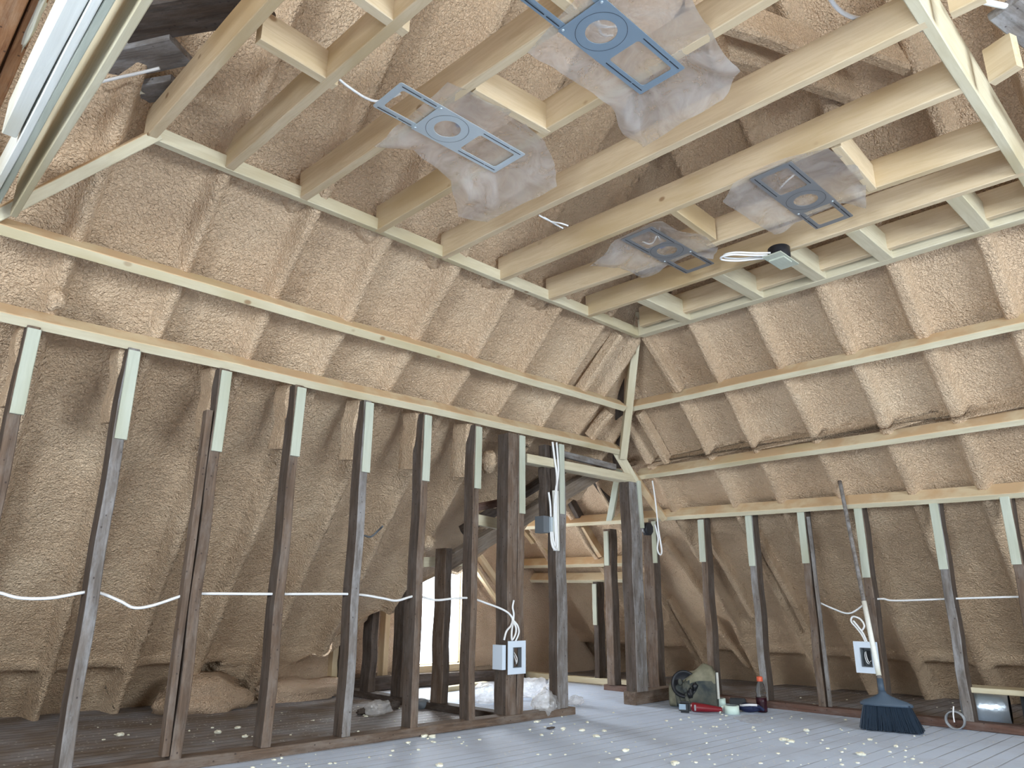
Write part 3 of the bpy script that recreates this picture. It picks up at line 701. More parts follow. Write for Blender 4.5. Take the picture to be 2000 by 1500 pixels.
vapour_sheet(1.72, 1.21, [(1.44, 1.44), (1.57, 1.41), (1.83, 1.40), (1.95, 1.44), (2.05, 1.42), (2.02, 1.20), (2.06, 1.08), (1.99, .97), (1.90, .98), (1.74, .95), (1.50, .90), (1.36, 1.1)], [0, .02, .02, .06, .08, .09, .05, .03, 0, 0, 0, 0],
             'large translucent sheet with glossy fold behind the bluish light plate', 2, (1.63, .27, 1.205, .10))
vapour_sheet(2.93, 1.21, [(2.62, 1.36), (2.60, 1.18), (2.68, .97), (2.90, .94), (3.06, .97), (3.20, 1.03), (3.14, 1.12), (3.16, 1.32), (3.12, 1.43), (2.88, 1.44), (2.70, 1.46)], [.03, .02, 0, 0, 0, .04, .05, .05, .05, .05, .03],
             'crumpled sheet around the right hand light plate nearer the header', 3, (2.90, .24, 1.21, .10))
vapour_sheet(2.93, 1.95, [(2.66, 2.02), (2.66, 1.76), (2.75, 1.74), (2.98, 1.72), (3.13, 1.74), (3.18, 1.80), (3.10, 1.88), (3.12, 2.10), (3.06, 2.17), (2.86, 2.18), (2.72, 2.26)], [.05, .03, .04, 0, 0, .03, .05, .03, .05, .05, .07],
             'folded sheet over the light plate nearest the ceiling corner', 4, (2.90, .20, 1.94, .10))
def wires(name, paths, label, mat=cable_white):
    bm = bmesh.new()
    for p in paths: add_tube(bm, smooth_path(p, 6), .004, 6)
    o = bm_obj(name, bm, mat); return tag(o, label, 'wiring')
wires('wire_tail', [[(1.50, 1.24, 2.50), (1.55, 1.20, 2.47), (1.60, 1.17, 2.48)], [(1.51, 1.26, 2.51), (1.55, 1.21, 2.475), (1.60, 1.18, 2.49)], [(1.50, 1.19, 2.50), (1.57, 1.23, 2.475), (1.62, 1.22, 2.49)]], 'white wires seen through the round hole of the bluish light plate')
wires('wire_tail', [[(2.86, 1.16, 2.52), (2.82, 1.20, 2.47), (2.84, 1.25, 2.46)], [(2.87, 1.17, 2.52), (2.825, 1.21, 2.47), (2.85, 1.26, 2.46)]], 'white wires seen through the square hole of the right light plate')
wires('wire_tail', [[(2.86, 1.90, 2.53), (2.87, 1.96, 2.46), (2.84, 2.0, 2.47)], [(2.80, 1.90, 2.50), (2.86, 1.91, 2.46), (2.90, 1.93, 2.48)]], 'curled white wires in the light plate nearest the ceiling corner')
for loc, lab in (((1.545, 1.915, 2.475), 'blue wire connector peeking into the round hole of the shiny plate'), ((2.945, 1.955, 2.47), 'bright blue connector in the light plate nearest the ceiling corner')):
    b = blob('wire_connector', loc, .016, .022, .016, .25, 2, blue_pl, seed=9, sub=2); tag(b, lab, 'wire connector')
# loose round wiring box by the ladder blocks
e = empty('ceiling_box', (3.33, 1.56, 2.43)); tag(e, 'round ceiling box with coiled white cable taped under the eighth joist', 'junction box')
bm = bmesh.new(); add_lathe(bm, [(.052, -.04), (.055, -.03), (.055, .02), (.05, .025)], 24, Matrix.Translation((3.37, 1.53, 2.43)))
bm_obj('box_body', bm, black, e)
bm = bmesh.new(); add_box(bm, (3.28, 1.48, 2.384), (3.48, 1.58, 2.390)); add_box(bm, (3.33, 1.49, 2.376), (3.42, 1.57, 2.384)); bm_obj('cover_flange', bm, pale_wood, e)
lp = [(3.30, 1.56, 2.40), (3.24, 1.62, 2.40), (3.17, 1.68, 2.40), (3.15, 1.73, 2.40), (3.18, 1.75, 2.40), (3.25, 1.70, 2.40), (3.30, 1.62, 2.40), (3.34, 1.57, 2.40)]
cable('cable_coil', lp, .005, cable_white, e); cable('cable_coil', [(x+.01, y-.012, z+.012) for x, y, z in lp], .005, cable_white, e)

# ------------------------------------------------------------------ switch boxes
def switch_box(M, label, cat='electrical box'):
    e = empty('switch_box', M.translation); tag(e, label, cat)
    # local: x right, y up, z toward the viewer
    def fr(bm, x0, y0, x1, y1, hx0, hy0, hx1, hy1, z0, z1):
        add_box(bm, (x0, y0, z0), (hx0, y1, z1)); add_box(bm, (hx1, y0, z0), (x1, y1, z1)); add_box(bm, (hx0, y0, z0), (hx1, hy0, z1)); add_box(bm, (hx0, hy1, z0), (hx1, y1, z1))
    bm = bmesh.new(); fr(bm, -.075, -.095, .075, .095, -.032, -.055, .032, .055, .0, .003); bm_obj('flange', bm, sheetw, e, M)
    bm = bmesh.new(); fr(bm, -.034, -.058, .034, .058, -.030, -.054, .030, .054, -.05, .008); add_box(bm, (-.03, -.054, -.05), (.03, .054, -.046)); bm_obj('box_body', bm, grey_pl, e, M)
    bm = bmesh.new(); add_box(bm, (-.018, -.042, -.044), (.024, .040, -.03)); bm_obj('box_interior', bm, black, e, M)
    for k, pts in enumerate(([(-.01, .035, -.02), (.0, .0, .0), (.008, -.03, -.005), (.016, -.02, -.02)], [(-.015, .03, -.02), (-.012, .0, -.004), (.0, -.035, -.002), (.01, -.038, -.02)])):
        cable('wire', [M @ Vector(p) for p in pts], .0028, cable_white, e)
    return e
sheetw = m_simple('translucent_white_plastic', (.66, .74, .84), .4)
ML = Matrix(((1, 0, 0, 3.312), (0, 0, -1, 3.400), (0, 1, 0, .368), (0, 0, 0, 1)))
e = switch_box(ML, 'white flanged switch box on the broad dark post of the left wall')
bm = bmesh.new(); add_box(bm, (3.205, 3.415, .30), (3.235, 3.50, .44)); bm_obj('side_bracket', bm, sheetw, e)
cable('cable_loop', [(3.275, 3.40, .58), (3.25, 3.39, .55), (3.215, 3.39, .52), (3.205, 3.40, .47)], .006, cable_white, e)
cable('cable_loop', [(3.285, 3.40, .58), (3.31, 3.39, .55), (3.32, 3.39, .51), (3.30, 3.40, .46)], .006, cable_white, e)
cable('cable_loop', [(3.28, 3.40, .57), (3.255, 3.385, .52), (3.262, 3.39, .47), (3.285, 3.385, .50), (3.295, 3.39, .54), (3.28, 3.40, .575)], .006, cable_white, e)
cable('cable_tail', [(3.28, 3.40, .57), (3.285, 3.40, .62), (3.275, 3.40, .66), (3.29, 3.405, .70)], .006, cable_white, e)
MR = Matrix(((0, 0, -1, 5.088), (-1, 0, 0, 2.022), (0, 1, 0, .368), (0, 0, 0, 1)))
e = switch_box(MR, 'white flanged switch box on the right wall stud above the broom')
cable('cable_loop', [(5.09, 2.02, .46), (5.08, 2.03, .50), (5.08, 2.06, .545), (5.08, 2.09, .585), (5.08, 2.075, .615), (5.08, 2.03, .60), (5.08, 2.01, .56), (5.08, 2.03, .53)], .006, cable_white, e)
cable('cable_loop', [(5.09, 2.01, .46), (5.075, 2.02, .51), (5.075, 2.045, .55), (5.075, 2.075, .59)], .006, cable_white, e)
# doorway board with metal box and cables
e = empty('junction_box', (3.62, 3.40, 1.2)); tag(e, 'grey junction box with looped cables at the top of the doorway jamb', 'junction box')
bm = bmesh.new(); add_box(bm, (3.575, 3.42, 1.135), (3.635, 3.50, 1.245)); bm_obj('box_body', bm, grey_pl, e)
bm = bmesh.new(); add_box(bm, (3.632, 3.405, 1.14), (3.648, 3.45, 1.24)); bm_obj('connector', bm, blue_pl if False else metal, e)
cable('cable_loop', [(3.625, 3.40, 1.14), (3.62, 3.39, 1.08), (3.63, 3.385, 1.04), (3.655, 3.385, 1.025), (3.675, 3.39, 1.05), (3.672, 3.39, 1.14), (3.665, 3.39, 1.26), (3.67, 3.39, 1.40), (3.69, 3.40, 1.52), (3.675, 3.41, 1.66), (3.67, 3.42, 1.76)], .008, cable_white, e)
cable('cable_loop', [(3.640, 3.40, 1.14), (3.636, 3.39, 1.09), (3.645, 3.385, 1.055), (3.658, 3.39, 1.06), (3.660, 3.39, 1.16), (3.650, 3.39, 1.30), (3.665, 3.39, 1.42), (3.705, 3.40, 1.56), (3.70, 3.41, 1.76)], .007, cable_white, e)
cable('cable_loop', [(3.625, 3.40, 1.24), (3.61, 3.39, 1.32), (3.595, 3.39, 1.40)], .007, cable_white, e)
timber('mounting_board', (3.680, 3.395, 1.02), (3.680, 3.395, 1.42), .045, .022, (0, 1, 0), white_wood, 'white board on the doorway jamb behind the looped cables', 'board')
e = empty('junction_box', (4.74, 3.45, 1.24)); tag(e, 'black round junction box just right of the broad corner post', 'junction box')
Mb = Matrix.Translation((4.775, 3.45, 1.245)) @ Matrix.Rotation(math.radians(90), 4, 'X') @ Matrix.Rotation(math.radians(22), 4, 'Z')
bm = bmesh.new(); add_lathe(bm, [(.04, -.02), (.052, -.018), (.052, .02), (.045, .024)], 8, Mb); bm_obj('box_body', bm, black, e)
cable('cable_loop', [(4.80, 3.40, 1.62), (4.83, 3.40, 1.45), (4.85, 3.40, 1.25), (4.88, 3.40, 1.10), (4.87, 3.40, 1.055), (4.84, 3.40, 1.06), (4.825, 3.40, 1.10), (4.84, 3.40, 1.18), (4.82, 3.41, 1.28)], .006, cable_white, e)
timber('mounting_board', (4.72, 3.47, 1.30), (4.86, 3.50, 1.30), .06, .02, (0, 1, 0), joist_wood, 'small new wood board above the black junction box', 'board')

# ------------------------------------------------------------------ foam lumps and drips
for loc, s3, lab in (((.585, 3.36, 1.88), (.035, .035, .05), 'rounded knob of foam on the left top plate above the first stud'), ((3.02, 3.95, 1.06), (.05, .06, .05), 'knob of foam left of the brown stud by the valley beam'), ((3.20, 3.56, 1.58), (.05, .05, .08), 'lump of foam at the top of the broad dark post')):
    b = blob('foam_lump', loc, *s3, .35, 1.6, foam_mat, seed=int(loc[0]*10)); tag(b, lab, 'foam lump')
for i, x in enumerate(cx):      # foam collars where rafters meet the stud tops
    b = timber('foam_collar', (x+.01, 3.515, 1.44), (x-.005, 3.47, 1.775), .062, .16, (0, 1, .2), foam_mat, seg=7, bev=.02, wob=.008)
    tag(b, ['foam packed behind the top of the %s' % d for d in ('leftmost old stud', 'second old stud from the left', 'third old stud from the left', 'fourth old stud from the left', 'fifth old stud from the left', 'sixth old stud from the left', 'seventh old stud from the left')][i], 'foam lump')
for i, (k, ((xa, ya), (xb, yb))) in enumerate(list(jd.items())[1:7]):
    b = blob('foam_pile', (xa+.02, 2.98, CZ+.10), .09, .12, .09, .35, 1.8, foam_mat, seed=i+40)
    tag(b, 'foam packed around the left slope end of the %s' % ('joist by the two short blocks', 'joist above the left fixture plates', 'joist behind the left plates', 'clear joist right of the left plates', 'knotty joist left of the right plates', 'joist above the right plates')[i], 'foam lump')
b = blob('foam_pile', (2.12, 5.12, .08), .30, .16, .14, .5, 1.6, foam_pink, seed=61); tag(b, 'broken pinkish foam heap at the foot of the left slope', 'foam lump')
b = blob('foam_pile', (2.86, 5.26, .05), .38, .14, .10, .5, 2.2, foam_pink, seed=62); tag(b, 'pale rubble of foam at the left corner of the gable wall', 'foam lump')

# ------------------------------------------------------------------ broom
e = empty('push_broom', FL(1735, 1428)); tag(e, 'dark blue-black broom standing against the right wall stud', 'broom')
bc = Vector((4.70, 1.79, 0))                       # foot of the bristles
ax = Vector((.24, -.97, 0)).normalized()           # width direction
nn = Vector((ax.y, -ax.x, 0)); nn = -nn if nn.x > 0 else nn
blade = m_simple('broom_plastic', (.06, .09, .13), .5); brist = m_simple('broom_bristles', (.035, .055, .085), .5)
def bp(u, d, z): return bc+ax*u+nn*d+Vector((0, 0, z))
bm = bmesh.new(); g = []
for j in range(7):                                  # cap: wide bar rising to a socket
    t = j/6; z = .135+.080*t
    wz = .118*max(0, 1-max(0, t-.25)/.62)**1.5+.02; th = .028*(1-t)+.016
    g.append([bm.verts.new(bp(-.015*t+wz*math.cos(a), th*math.sin(a), z)) for a in [2*math.pi*k/20 for k in range(20)]])
for j in range(6):
    for k in range(20): f = bm.faces.new((g[j][k], g[j][(k+1) % 20], g[j+1][(k+1) % 20], g[j+1][k])); f.smooth = True
bm.faces.new(g[0][::-1]); bm.faces.new(g[-1])
add_tube(bm, [bp(-.015, 0, .20), bp(-.02, -.01, .28)], .017, 14)
bm_obj('broom_cap', bm, blade, e)
bm = bmesh.new()
for i in range(1300):
    u = random.uniform(-1, 1); d = random.uniform(-1, 1)
    a = bp(u*.120, d*.022, .145); sp = .160
    b = bp(u*sp+.010+random.uniform(-.006, .006), d*.05, random.uniform(.0, .012)+.004)
    t = (b-a).normalized(); s1 = t.cross(nn).normalized()*.0022; s2 = t.cross(s1).normalized()*.0022
    m_ = (a+b)/2+s1*random.uniform(-2, 2)
    r1 = [bm.verts.new(a+s1), bm.verts.new(a-s1*.5+s2), bm.verts.new(a-s1*.5-s2)]
    r2 = [bm.verts.new(m_+s1), bm.verts.new(m_-s1*.5+s2), bm.verts.new(m_-s1*.5-s2)]
    r3 = [bm.verts.new(b+s1), bm.verts.new(b-s1*.5+s2), bm.verts.new(b-s1*.5-s2)]
    for q, w_ in ((r1, r2), (r2, r3)):
        for k in range(3): bm.faces.new((q[k], q[(k+1) % 3], w_[(k+1) % 3], w_[k]))
bo = bm_obj('bristles', bm, brist, e); bo['kind'] = 'stuff'
h0, h1 = bp(-.02, -.01, .27), Vector((5.02, 2.03, 1.49))
bm = bmesh.new(); add_tube(bm, [h0.lerp(h1, t/12) for t in range(13)], .0125, 14); bm_obj('handle', bm, old_grey, e)
bm = bmesh.new(); add_tube(bm, [h0.lerp(h1, .02), h0.lerp(h1, .36)], .0145, 14); o = bm_obj('handle_sleeve', bm, white_wood, e); o['label'] = 'pale sleeve on the lower broom handle'

# ------------------------------------------------------------------ duct, board, metal ring at the right
foil = NT('silver_duct_foil'); w_ = foil.noise(foil.objco((1, 1, 1)), 14, 3); foil.finish((.68, .76, .84), .38, bump=w_, bstr=.6, bdist=.01, metal=.75)
e = empty('insulated_duct', (5.45, 1.35, 0)); tag(e, 'silver foil duct end with dark mouth under the pale shelf board', 'duct')
bm = bmesh.new(); n = 26; A0 = Vector((5.38, 1.60, .105)); D = Vector((.18, -.98, 0)).normalized(); Nn = Vector((D.y, -D.x, 0))
rg = []
for j, (s_, r_) in enumerate(((0, .095), (.02, .102), (.08, .100), (.14, .104), (.20, .098), (.26, .103), (.262, .092), (.10, .088), (.0, .086))):
    rg.append([bm.verts.new(A0+D*s_*.95+(Nn*math.cos(2*math.pi*k/n)+Vector((0, 0, math.sin(2*math.pi*k/n))))*r_*(1+.03*math.sin(k*2.3))) for k in range(n)])
for j in range(8):
    for k in range(n): f = bm.faces.new((rg[j][k], rg[j][(k+1) % n], rg[j+1][(k+1) % n], rg[j+1][k])); f.smooth = True; f.material_index = 1 if j > 5 else 0
f = bm.faces.new(rg[-1]); f.material_index = 1; bm.faces.new(rg[0][::-1])
bm_obj('duct_sleeve', bm, [MATS['silver_duct_foil'], black], e)
bm = bmesh.new(); add_box(bm, (5.36, .95, .01), (5.70, 1.28, .20)); bm_obj('duct_mouth', bm, black, e)
timber('shelf_board', (5.16, 1.52, .212), (5.22, .7, .212), .03, .16, (1, 0, .02), new_wood, 'pale board lying over the silver duct at the right edge', 'board')
e = empty('metal_hoop', (5.065, 1.555, 0)); tag(e, 'small metal ring with a white tag leaning on the right bottom plate', 'metal ring')
c = Vector((5.065, 1.555, .052))
bm = bmesh.new(); dd = Vector((.25, -.97, 0)).normalized()
for off, r_ in ((0, .047),):
    for w2 in (-.012, .0, .012):
        add_tube(bm, [c+Vector((w2, 0, 0))+(dd*math.cos(2*math.pi*k/32)+Vector((0, 0, math.sin(2*math.pi*k/32))))*r_ for k in range(32)], .0042, 8, closed=True)
bm_obj('ring', bm, metal3, e)
cable('wire_stub', [c+Vector((-.02, 0, -.01)), c+Vector((-.02, .0, .03)), c+Vector((-.01, -.005, .075))], .004, cable_white, e)

# ------------------------------------------------------------------ tool bag and small things by the right wall
canvas = NT('worn_canvas'); w_ = canvas.noise(canvas.objco((1, 1, 1)), 9, 4, .6)
canvas.finish(canvas.ramp(w_, [(.35, (.035, .045, .05)), (.65, (.12, .12, .095))]), .85, bump=w_, bstr=.5, bdist=.01)
olive = NT('faded_olive_canvas'); w_ = olive.noise(olive.objco((1, 1, 1)), 7, 4, .6)
olive.finish(olive.ramp(w_, [(.35, (.13, .125, .085)), (.7, (.30, .28, .20))]), .85, bump=w_, bstr=.6, bdist=.01)
red_pl = m_simple('red_plastic', (.20, .012, .02), .35); tape_m = m_simple('white_green_tape', (.68, .82, .74), .5)
navy = m_simple('navy_cloth', (.012, .018, .06), .8); whitecloth = m_simple('white_cloth', (.75, .75, .78), .8)
# bag frame: along-wall axis a (towards camera right), b towards viewer
ba = Vector((.45, -.89, 0)).normalized(); bb = Vector((-.89, -.45, 0)).normalized()
bo_ = Vector((4.77, 3.12, 0))
def Pb(u, v, z): return bo_+ba*u+bb*v+Vector((0, 0, z))
e = empty('tool_bag', bo_); tag(e, 'slumped black and olive canvas tool bag by the corner post', 'tool bag')
bm = bmesh.new(); g = []
NU, NV = 26, 30
for i in range(NU+1):
    t = i/NU; uu = -.155+.32*t; hh = (.150+.125*math.sin(min(1, max(0, (t-.15)/.85))*math.pi*.62))*(1 if t < .93 else .9); ww = .10+.02*math.sin(t*3.1)
    row = []
    for k in range(NV):
        a = 2*math.pi*k/NV; cc, ss = math.cos(a), math.sin(a)
        x = abs(cc)**.62*(1 if cc > 0 else -1)*ww; z = hh/2+abs(ss)**.62*(1 if ss > 0 else -1)*hh/2
        q = 1+.10*noise.noise(Vector((t*4, cc*1.4, ss*1.4+3)))
        row.append(bm.verts.new(Pb(uu, x*q, max(.002, z*q))))
    g.append(row)
for i in range(NU):
    for k in range(NV):
        f = bm.faces.new((g[i][k], g[i][(k+1) % NV], g[i+1][(k+1) % NV], g[i+1][k])); f.smooth = True
        zc = sum(v.co.z for v in f.verts)/4
        f.material_index = 1 if (zc > .17 and i > 7) or i < 4 else 0
bm.faces.new(g[0][::-1]); bm.faces.new(g[-1])
bm_obj('bag_body', bm, [canvas.m, olive.m], e)
Mf = Matrix.Translation(Pb(-.045, .10, .155)) @ (bb+Vector((0, 0, .25))).to_track_quat('Z', 'Y').to_matrix().to_4x4()
bm = bmesh.new(); add_lathe(bm, [(.088, -.02), (.092, .0), (.090, .012), (.078, .014), (.070, .0), (.03, -.012), (.001, -.014)], 30, Mf, cap=False); bm_obj('round_pouch', bm, black, e, smooth=True)
for k, (u, v, z, r1, r2) in enumerate(((-.03, .115, .135, .03, .04), (.0, .125, .10, .035, .03), (-.07, .125, .17, .02, .02), (.03, .115, .14, .025, .03))):
    b = blob('pouch_fold', Pb(u, v, z), r1, r2*.6, r2, .5, 2, black if k % 2 else canvas.m, e, seed=70+k)
bm = bmesh.new(); add_tube(bm, smooth_path([Pb(-.10, .10, .09), Pb(-.085, .14, .05), Pb(-.06, .155, .012), Pb(-.035, .15, .004), Pb(-.02, .14, .02), Pb(-.03, .13, .07), Pb(-.02, .12, .12)]), .014, 8, flat=.35); bm_obj('strap', bm, canvas.m, e)
bm = bmesh.new(); add_box(bm, (-.012, -.004, 0), (.012, .004, .17), Matrix.Translation(Pb(.172, .02, .06))); o = bm_obj('ruler', bm, white_wood, e); o['label'] = 'pale ruler edge at the side of the bag'
def on_floor(px, py, z=0): return FL(px, py, z)
def rot_box(name, c, u, sx, sy, sz, mat, parent=None, bev=.006):
    u = Vector(u).normalized(); v = Vector((-u.y, u.x, 0))
    bm = bmesh.new(); vs_, fs_ = add_box(bm, (-sx/2, -sy/2, 0), (sx/2, sy/2, sz)); bmesh.ops.bevel(bm, geom=bm.edges[:], offset=bev, segments=3, affect='EDGES')
    M = Matrix(((u.x, v.x, 0, c.x), (u.y, v.y, 0, c.y), (0, 0, 1, c.z), (0, 0, 0, 1)))
    return bm_obj(name, bm, mat, parent, M, smooth=False)
c = on_floor(1338, 1392); e = empty('tape_measure', c); tag(e, 'black tape measure with a shiny face beside the bag', 'tape measure')
rot_box('case', c, ba, .075, .05, .07, black, e, .012); rot_box('face_label', c-Vector((.026, .0, 0))+bb*.0+Vector((0, 0, .02)), ba, .045, .004, .035, metal2, e, .001)
c = on_floor(1376, 1392); e = empty('chalk_reel', c); tag(e, 'red plastic tool handle lying on the floor by the bag', 'tool')
bm = bmesh.new(); g = []
for i in range(15):
    t = i/14; r_ = .030*(1-.55*t**1.6)*(1 if i else .7); g.append([bm.verts.new(c+ba*(-.085+.20*t)+Vector((0, 0, .032-.008*t))+bb*math.cos(a)*r_*1.15+Vector((0, 0, math.sin(a)*min(r_, .031-.004*t)))) for a in [2*math.pi*k/16 for k in range(16)]])
for i in range(14):
    for k in range(16): f = bm.faces.new((g[i][k], g[i][(k+1) % 16], g[i+1][(k+1) % 16], g[i+1][k])); f.smooth = True
bm.faces.new(g[0][::-1]); bm.faces.new(g[-1]); bm_obj('body', bm, red_pl, e)
bm = bmesh.new(); add_box(bm, (-.004, -.004, 0), (.004, .004, .035), Matrix.Translation(c-ba*.055+bb*.034+Vector((0, 0, .014)))); bm_obj('clip', bm, metal, e)
def tape_roll(c, R_, H_, label):
    e = empty('tape_roll', c); tag(e, label, 'tape roll'); M = Matrix.Translation(c)
    bm = bmesh.new(); add_lathe(bm, [(R_*.72, 0), (R_, 0), (R_, H_), (R_*.72, H_), (R_*.72, 0)], 32, M, cap=False); bm_obj('tape', bm, tape_m, e)
    bm = bmesh.new(); add_lathe(bm, [(R_*.66, 0), (R_*.715, 0), (R_*.715, H_), (R_*.66, H_), (R_*.66, 0)], 32, M, cap=False); bm_obj('core', bm, grey_pl, e)
    return e
c = on_floor(1430, 1394)
e = tape_roll(c, .047, .05, 'pale green tape roll in front, its end hanging loose')
bm = bmesh.new(); vs_ = [bm.verts.new(c+Vector(p)) for p in ((-.03, .046, .048), (-.036, .030, .05), (-.075, .045, .0), (-.055, .06, .03))]; bm.faces.new(vs_); bm_obj('loose_end', bm, tape_m, e)
tape_roll(on_floor(1403, 1379)+Vector((.02, 0, 0)), .042, .05, 'pale green tape roll behind, next to the red handle')
c = on_floor(1430, 1380)+Vector((.08, .0, 0)); o = rot_box('black_case', c, ba, .11, .05, .05, black); tag(o, 'small black case behind the tape rolls', 'case')
c = on_floor(1465, 1391); e = empty('work_glove', c); tag(e, 'navy and white work glove lying beside the drink bottle', 'glove')
blob('glove_palm', c+Vector((0, 0, .028)), .075, .045, .028, .25, 1.8, navy, e, seed=80, rz=-1.0)
for k in range(4):
    b0_ = c+ba*(.02+.0*k)+bb*(-.03+.02*k)+Vector((0, 0, .03)); add = ba*(.06+.01*(k % 2))
    bm = bmesh.new(); add_tube(bm, smooth_path([b0_, b0_+add*.6+Vector((0, 0, .008)), b0_+add+Vector((0, 0, -.012))]), lambda t: .011-.002*t, 10); bm_obj('glove_finger', bm, navy if k != 1 else whitecloth, e)
bm = bmesh.new(); add_tube(bm, [c-ba*.06+bb*.035+Vector((0, 0, .042)), c+bb*.045+Vector((0, 0, .05)), c+ba*.05+bb*.04+Vector((0, 0, .05))], .004, 6, flat=2); bm_obj('glove_piping', bm, whitecloth, e)
# bottle
s = NT('clear_bottle_plastic')
gl = s.n('ShaderNodeBsdfGlass', Color=(.93, .96, .98), Roughness=.03, IOR=1.15); s.t.links.new(gl.outputs[0], s.out.inputs[0])
drink = m_simple('dark_red_drink', (.055, .010, .02), .25); orange = m_simple('orange_cap', (.75, .13, .06), .45)
c = on_floor(1489, 1391); e = empty('drink_bottle', c); tag(e, 'clear bottle of dark red drink with orange cap', 'bottle'); M = Matrix.Translation(c)
k_ = .225/.235
bm = bmesh.new(); add_lathe(bm, [(r*k_, z*k_) for r, z in ((.030, 0), (.036, .006), (.037, .03), (.034, .05), (.037, .07), (.037, .10), (.032, .112), (.037, .125), (.036, .15), (.026, .18), (.017, .195), (.0165, .205))], 28, M); bm_obj('bottle_body', bm, MATS['clear_bottle_plastic'], e)
bm = bmesh.new(); add_lathe(bm, [(r*k_, z*k_) for r, z in ((.028, .002), (.0345, .008), (.0355, .03), (.0325, .05), (.0355, .07), (.0355, .095))], 28, M); bm_obj('drink', bm, drink, e)
bm = bmesh.new(); add_lathe(bm, [(.0195*k_, .200*k_), (.0205*k_, .204*k_), (.0205*k_, .226*k_), (.017*k_, .232*k_)], 24, M); bm_obj('bottle_cap', bm, orange, e)
# torn film scrap in front of the bottle
def scrap(name, px, label, mat, rough=.012, z=.004, seed=0, cat='plastic scrap'):
    pts = [FL(x, y) for x, y in px]; cc = sum(pts, Vector())/len(pts); ol = catmull2([(p.x, p.y) for p in pts], 4)
    bm = bmesh.new(); rings = []; N = 8
    for r in range(1, N+1):
        f = r/N; rings.append([bm.verts.new((cc.x+(p.x-cc.x)*f, cc.y+(p.y-cc.y)*f, z+rough*abs(noise.noise(Vector((p.x*f*14+seed, p.y*f*14, r*.3)))))) for p in ol])
    m = len(ol)
    for r in range(N-1):
        for i in range(m): bm.faces.new((rings[r][i], rings[r][(i+1) % m], rings[r+1][(i+1) % m], rings[r+1][i]))
    c0 = bm.verts.new((cc.x, cc.y, z+rough*.6))
    for i in range(m): bm.faces.new((c0, rings[0][(i+1) % m], rings[0][i]))
    return tag(bm_obj(name, bm, mat, smooth=True), label, cat)
scrap('film_scrap', [(1432, 1404), (1455, 1399), (1480, 1398), (1495, 1404), (1488, 1414), (1455, 1413)], 'thin clear scrap on the floor in front of the bottle', bag_mat)
# clear bags near the doorway
def bag(loc, sx, sy, sz, label, seed, mat=None, rz=0):
    bm = bmesh.new(); bmesh.ops.create_icosphere(bm, subdivisions=4, radius=1)
    for v in bm.verts:
        n1 = noise.noise(v.co*1.6+Vector((seed, 0, 0))); n2 = abs(noise.noise(v.co*4+Vector((0, seed, 0)))); n3 = abs(noise.noise(v.co*9+Vector((0, 0, seed))))
        v.co *= 1+.35*n1-.25*n2-.12*n3; v.co = Vector((v.co.x*sx, v.co.y*sy, max(-.98, v.co.z)*sz))
    return tag(bm_obj('plastic_bag', bm, mat or bag_mat, None, Matrix.Translation(loc) @ Matrix.Rotation(rz, 4, 'Z'), smooth=True), label, 'plastic bag')
p = FL(1066, 1400); bag(p+Vector((.0, .0, .075)), .10, .075, .085, 'clear plastic bag standing against the foot of the grey jamb', 1)
p = FL(1083, 1372); bag(p+Vector((0, 0, .11)), .05, .05, .11, 'twisted upper part of a clear bag against the jamb stud', 5)
p = FL(1035, 1362, 0); bag(p+Vector((.0, .0, .07)), .20, .12, .08, 'pinkish clear bag of foam scraps behind the doubled post', 2, rz=.3)
p = FL(950, 1372, 0); bag(p+Vector((.0, .0, .06)), .17, .15, .07, 'clear bag lying in the sun patch behind the studs', 3)
p = FL(1125, 1378); bag(p+Vector((0, 0, .03)), .07, .04, .035, 'small crumpled clear plastic on the doorway floor', 4)
p = FL(738, 1398); e_ = bag(p+Vector((0, 0, .045)), .10, .07, .05, 'clear crumpled plastic cup on the floor behind the left bottom plate', 6)
b = blob('floor_debris', FL(712, 1396)+Vector((0, 0, .02)), .06, .03, .02, .6, 2.5, old_dark, seed=90); tag(b, 'dark rag of debris beside the crumpled plastic cup', 'debris')
b = blob('floor_debris', FL(768, 1385)+Vector((0, 0, .025)), .05, .035, .03, .6, 2.5, old_dark, seed=91); tag(b, 'dark clump of debris left of the sixth stud foot', 'debris')
b = blob('floor_debris', FL(822, 1384)+Vector((0, 0, .03)), .05, .05, .035, .2, 1.5, grey_pl, seed=92); tag(b, 'grey bucket lid shape on the floor behind the sixth stud', 'debris')
b = blob('floor_debris', FL(1076, 1424)+Vector((0, 0, .006)), .03, .012, .006, .6, 2.5, old_dark, seed=93); tag(b, 'small dark splinter heap in front of the plastic bag', 'debris')

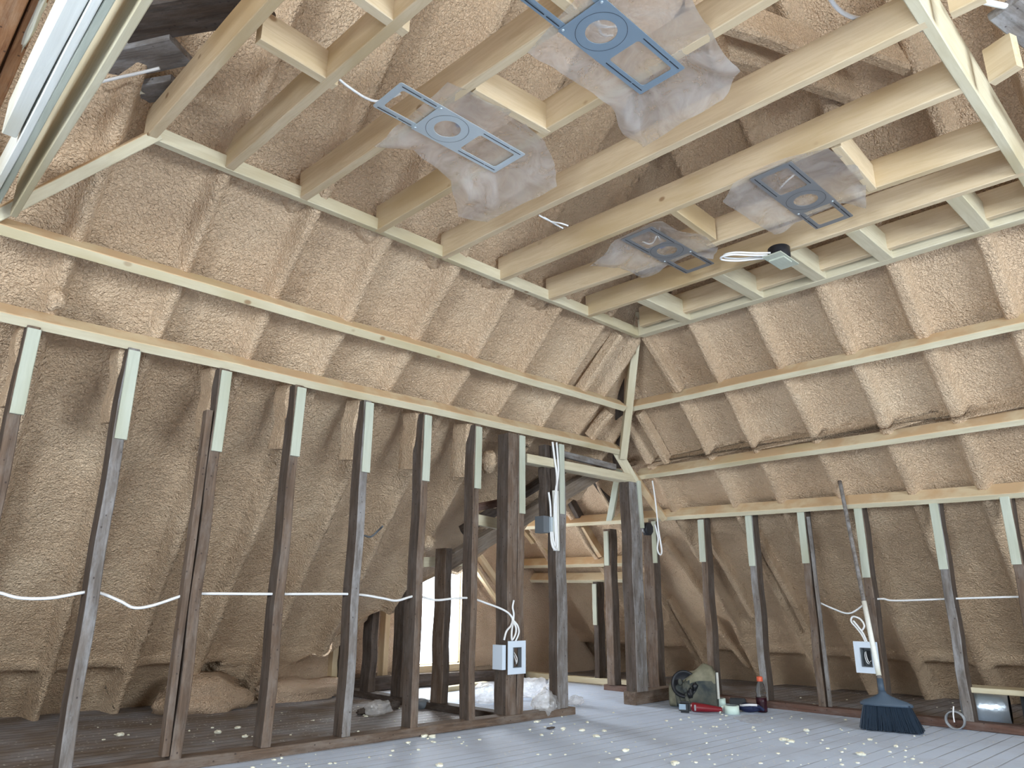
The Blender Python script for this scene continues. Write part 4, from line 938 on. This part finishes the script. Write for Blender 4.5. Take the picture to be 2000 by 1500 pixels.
# ------------------------------------------------------------------ foam crumbs on the floor
protos = []
for k in range(6):
    bm = bmesh.new(); bmesh.ops.create_icosphere(bm, subdivisions=2, radius=1)
    for v in bm.verts:
        v.co *= 1+.45*noise.noise(v.co*1.5+Vector((k*5, 0, 0))); v.co.z *= .45
    me = bpy.data.meshes.new('foam_crumb'); bm.to_mesh(me); bm.free(); me.materials.append(crumb_mat); protos.append(me)
proto = bpy.data.objects.new('foam_crumb', protos[0]); COL.objects.link(proto)
LAB = 'small pale crumb of spray foam scattered on the dusty floor'
spots = []
rc = random.Random(4)
big = [(845, 1441, .022), (830, 1440, .02), (797, 1452, .014), (665, 1437, .016), (425, 1432, .022), (464, 1423, .018), (478, 1440, .018), (234, 1437, .022), (1532, 1447, .022), (1545, 1450, .018), (1575, 1428, .018), (1700, 1446, .014), (1682, 1475, .02), (1725, 1427, .010), (1222, 1468, .02), (1207, 1485, .014), (858, 1497, .018), (1318, 1492, .018), (1316, 1495, .012), (1750, 1459, .014), (1058, 1437, .014), (1100, 1424, .016), (1147, 1412, .014), (1137, 1428, .018), (1180, 1429, .014), (1048, 1411, .016), (1165, 1440, .02), (715, 1400, .012), (1360, 1365, .01), (1590, 1377, .012)]
for x, y, r_ in big: spots.append((FL(x, y), r_))
for i in range(230):
    q = rc.random()
    if q < .35: p = FL(rc.uniform(1350, 1820), rc.uniform(1400, 1495))
    elif q < .55: p = FL(rc.uniform(1050, 1400), rc.uniform(1390, 1490))
    elif q < .72: x = rc.uniform(430, 1110); p = FL(x, 1497-.137*(x-420)+rc.uniform(2, 30))
    elif q < .88: p = FL(rc.uniform(150, 800), rc.uniform(1375, 1450))
    else: p = FL(rc.uniform(1380, 1900), rc.uniform(1360, 1400))
    spots.append((p, rc.uniform(.003, .010)))
for i, (p, r_) in enumerate(spots):
    o = proto if i == 0 else proto.copy()
    if i: COL.objects.link(o)
    o.data = protos[i % 6]
    o.location = (p.x, p.y, r_*.3); o.scale = (r_, r_*rc.uniform(.6, 1.1), r_); o.rotation_euler = (0, 0, rc.uniform(0, 6))
    tag(o, LAB, 'foam crumb', 'foam crumbs on the floor')
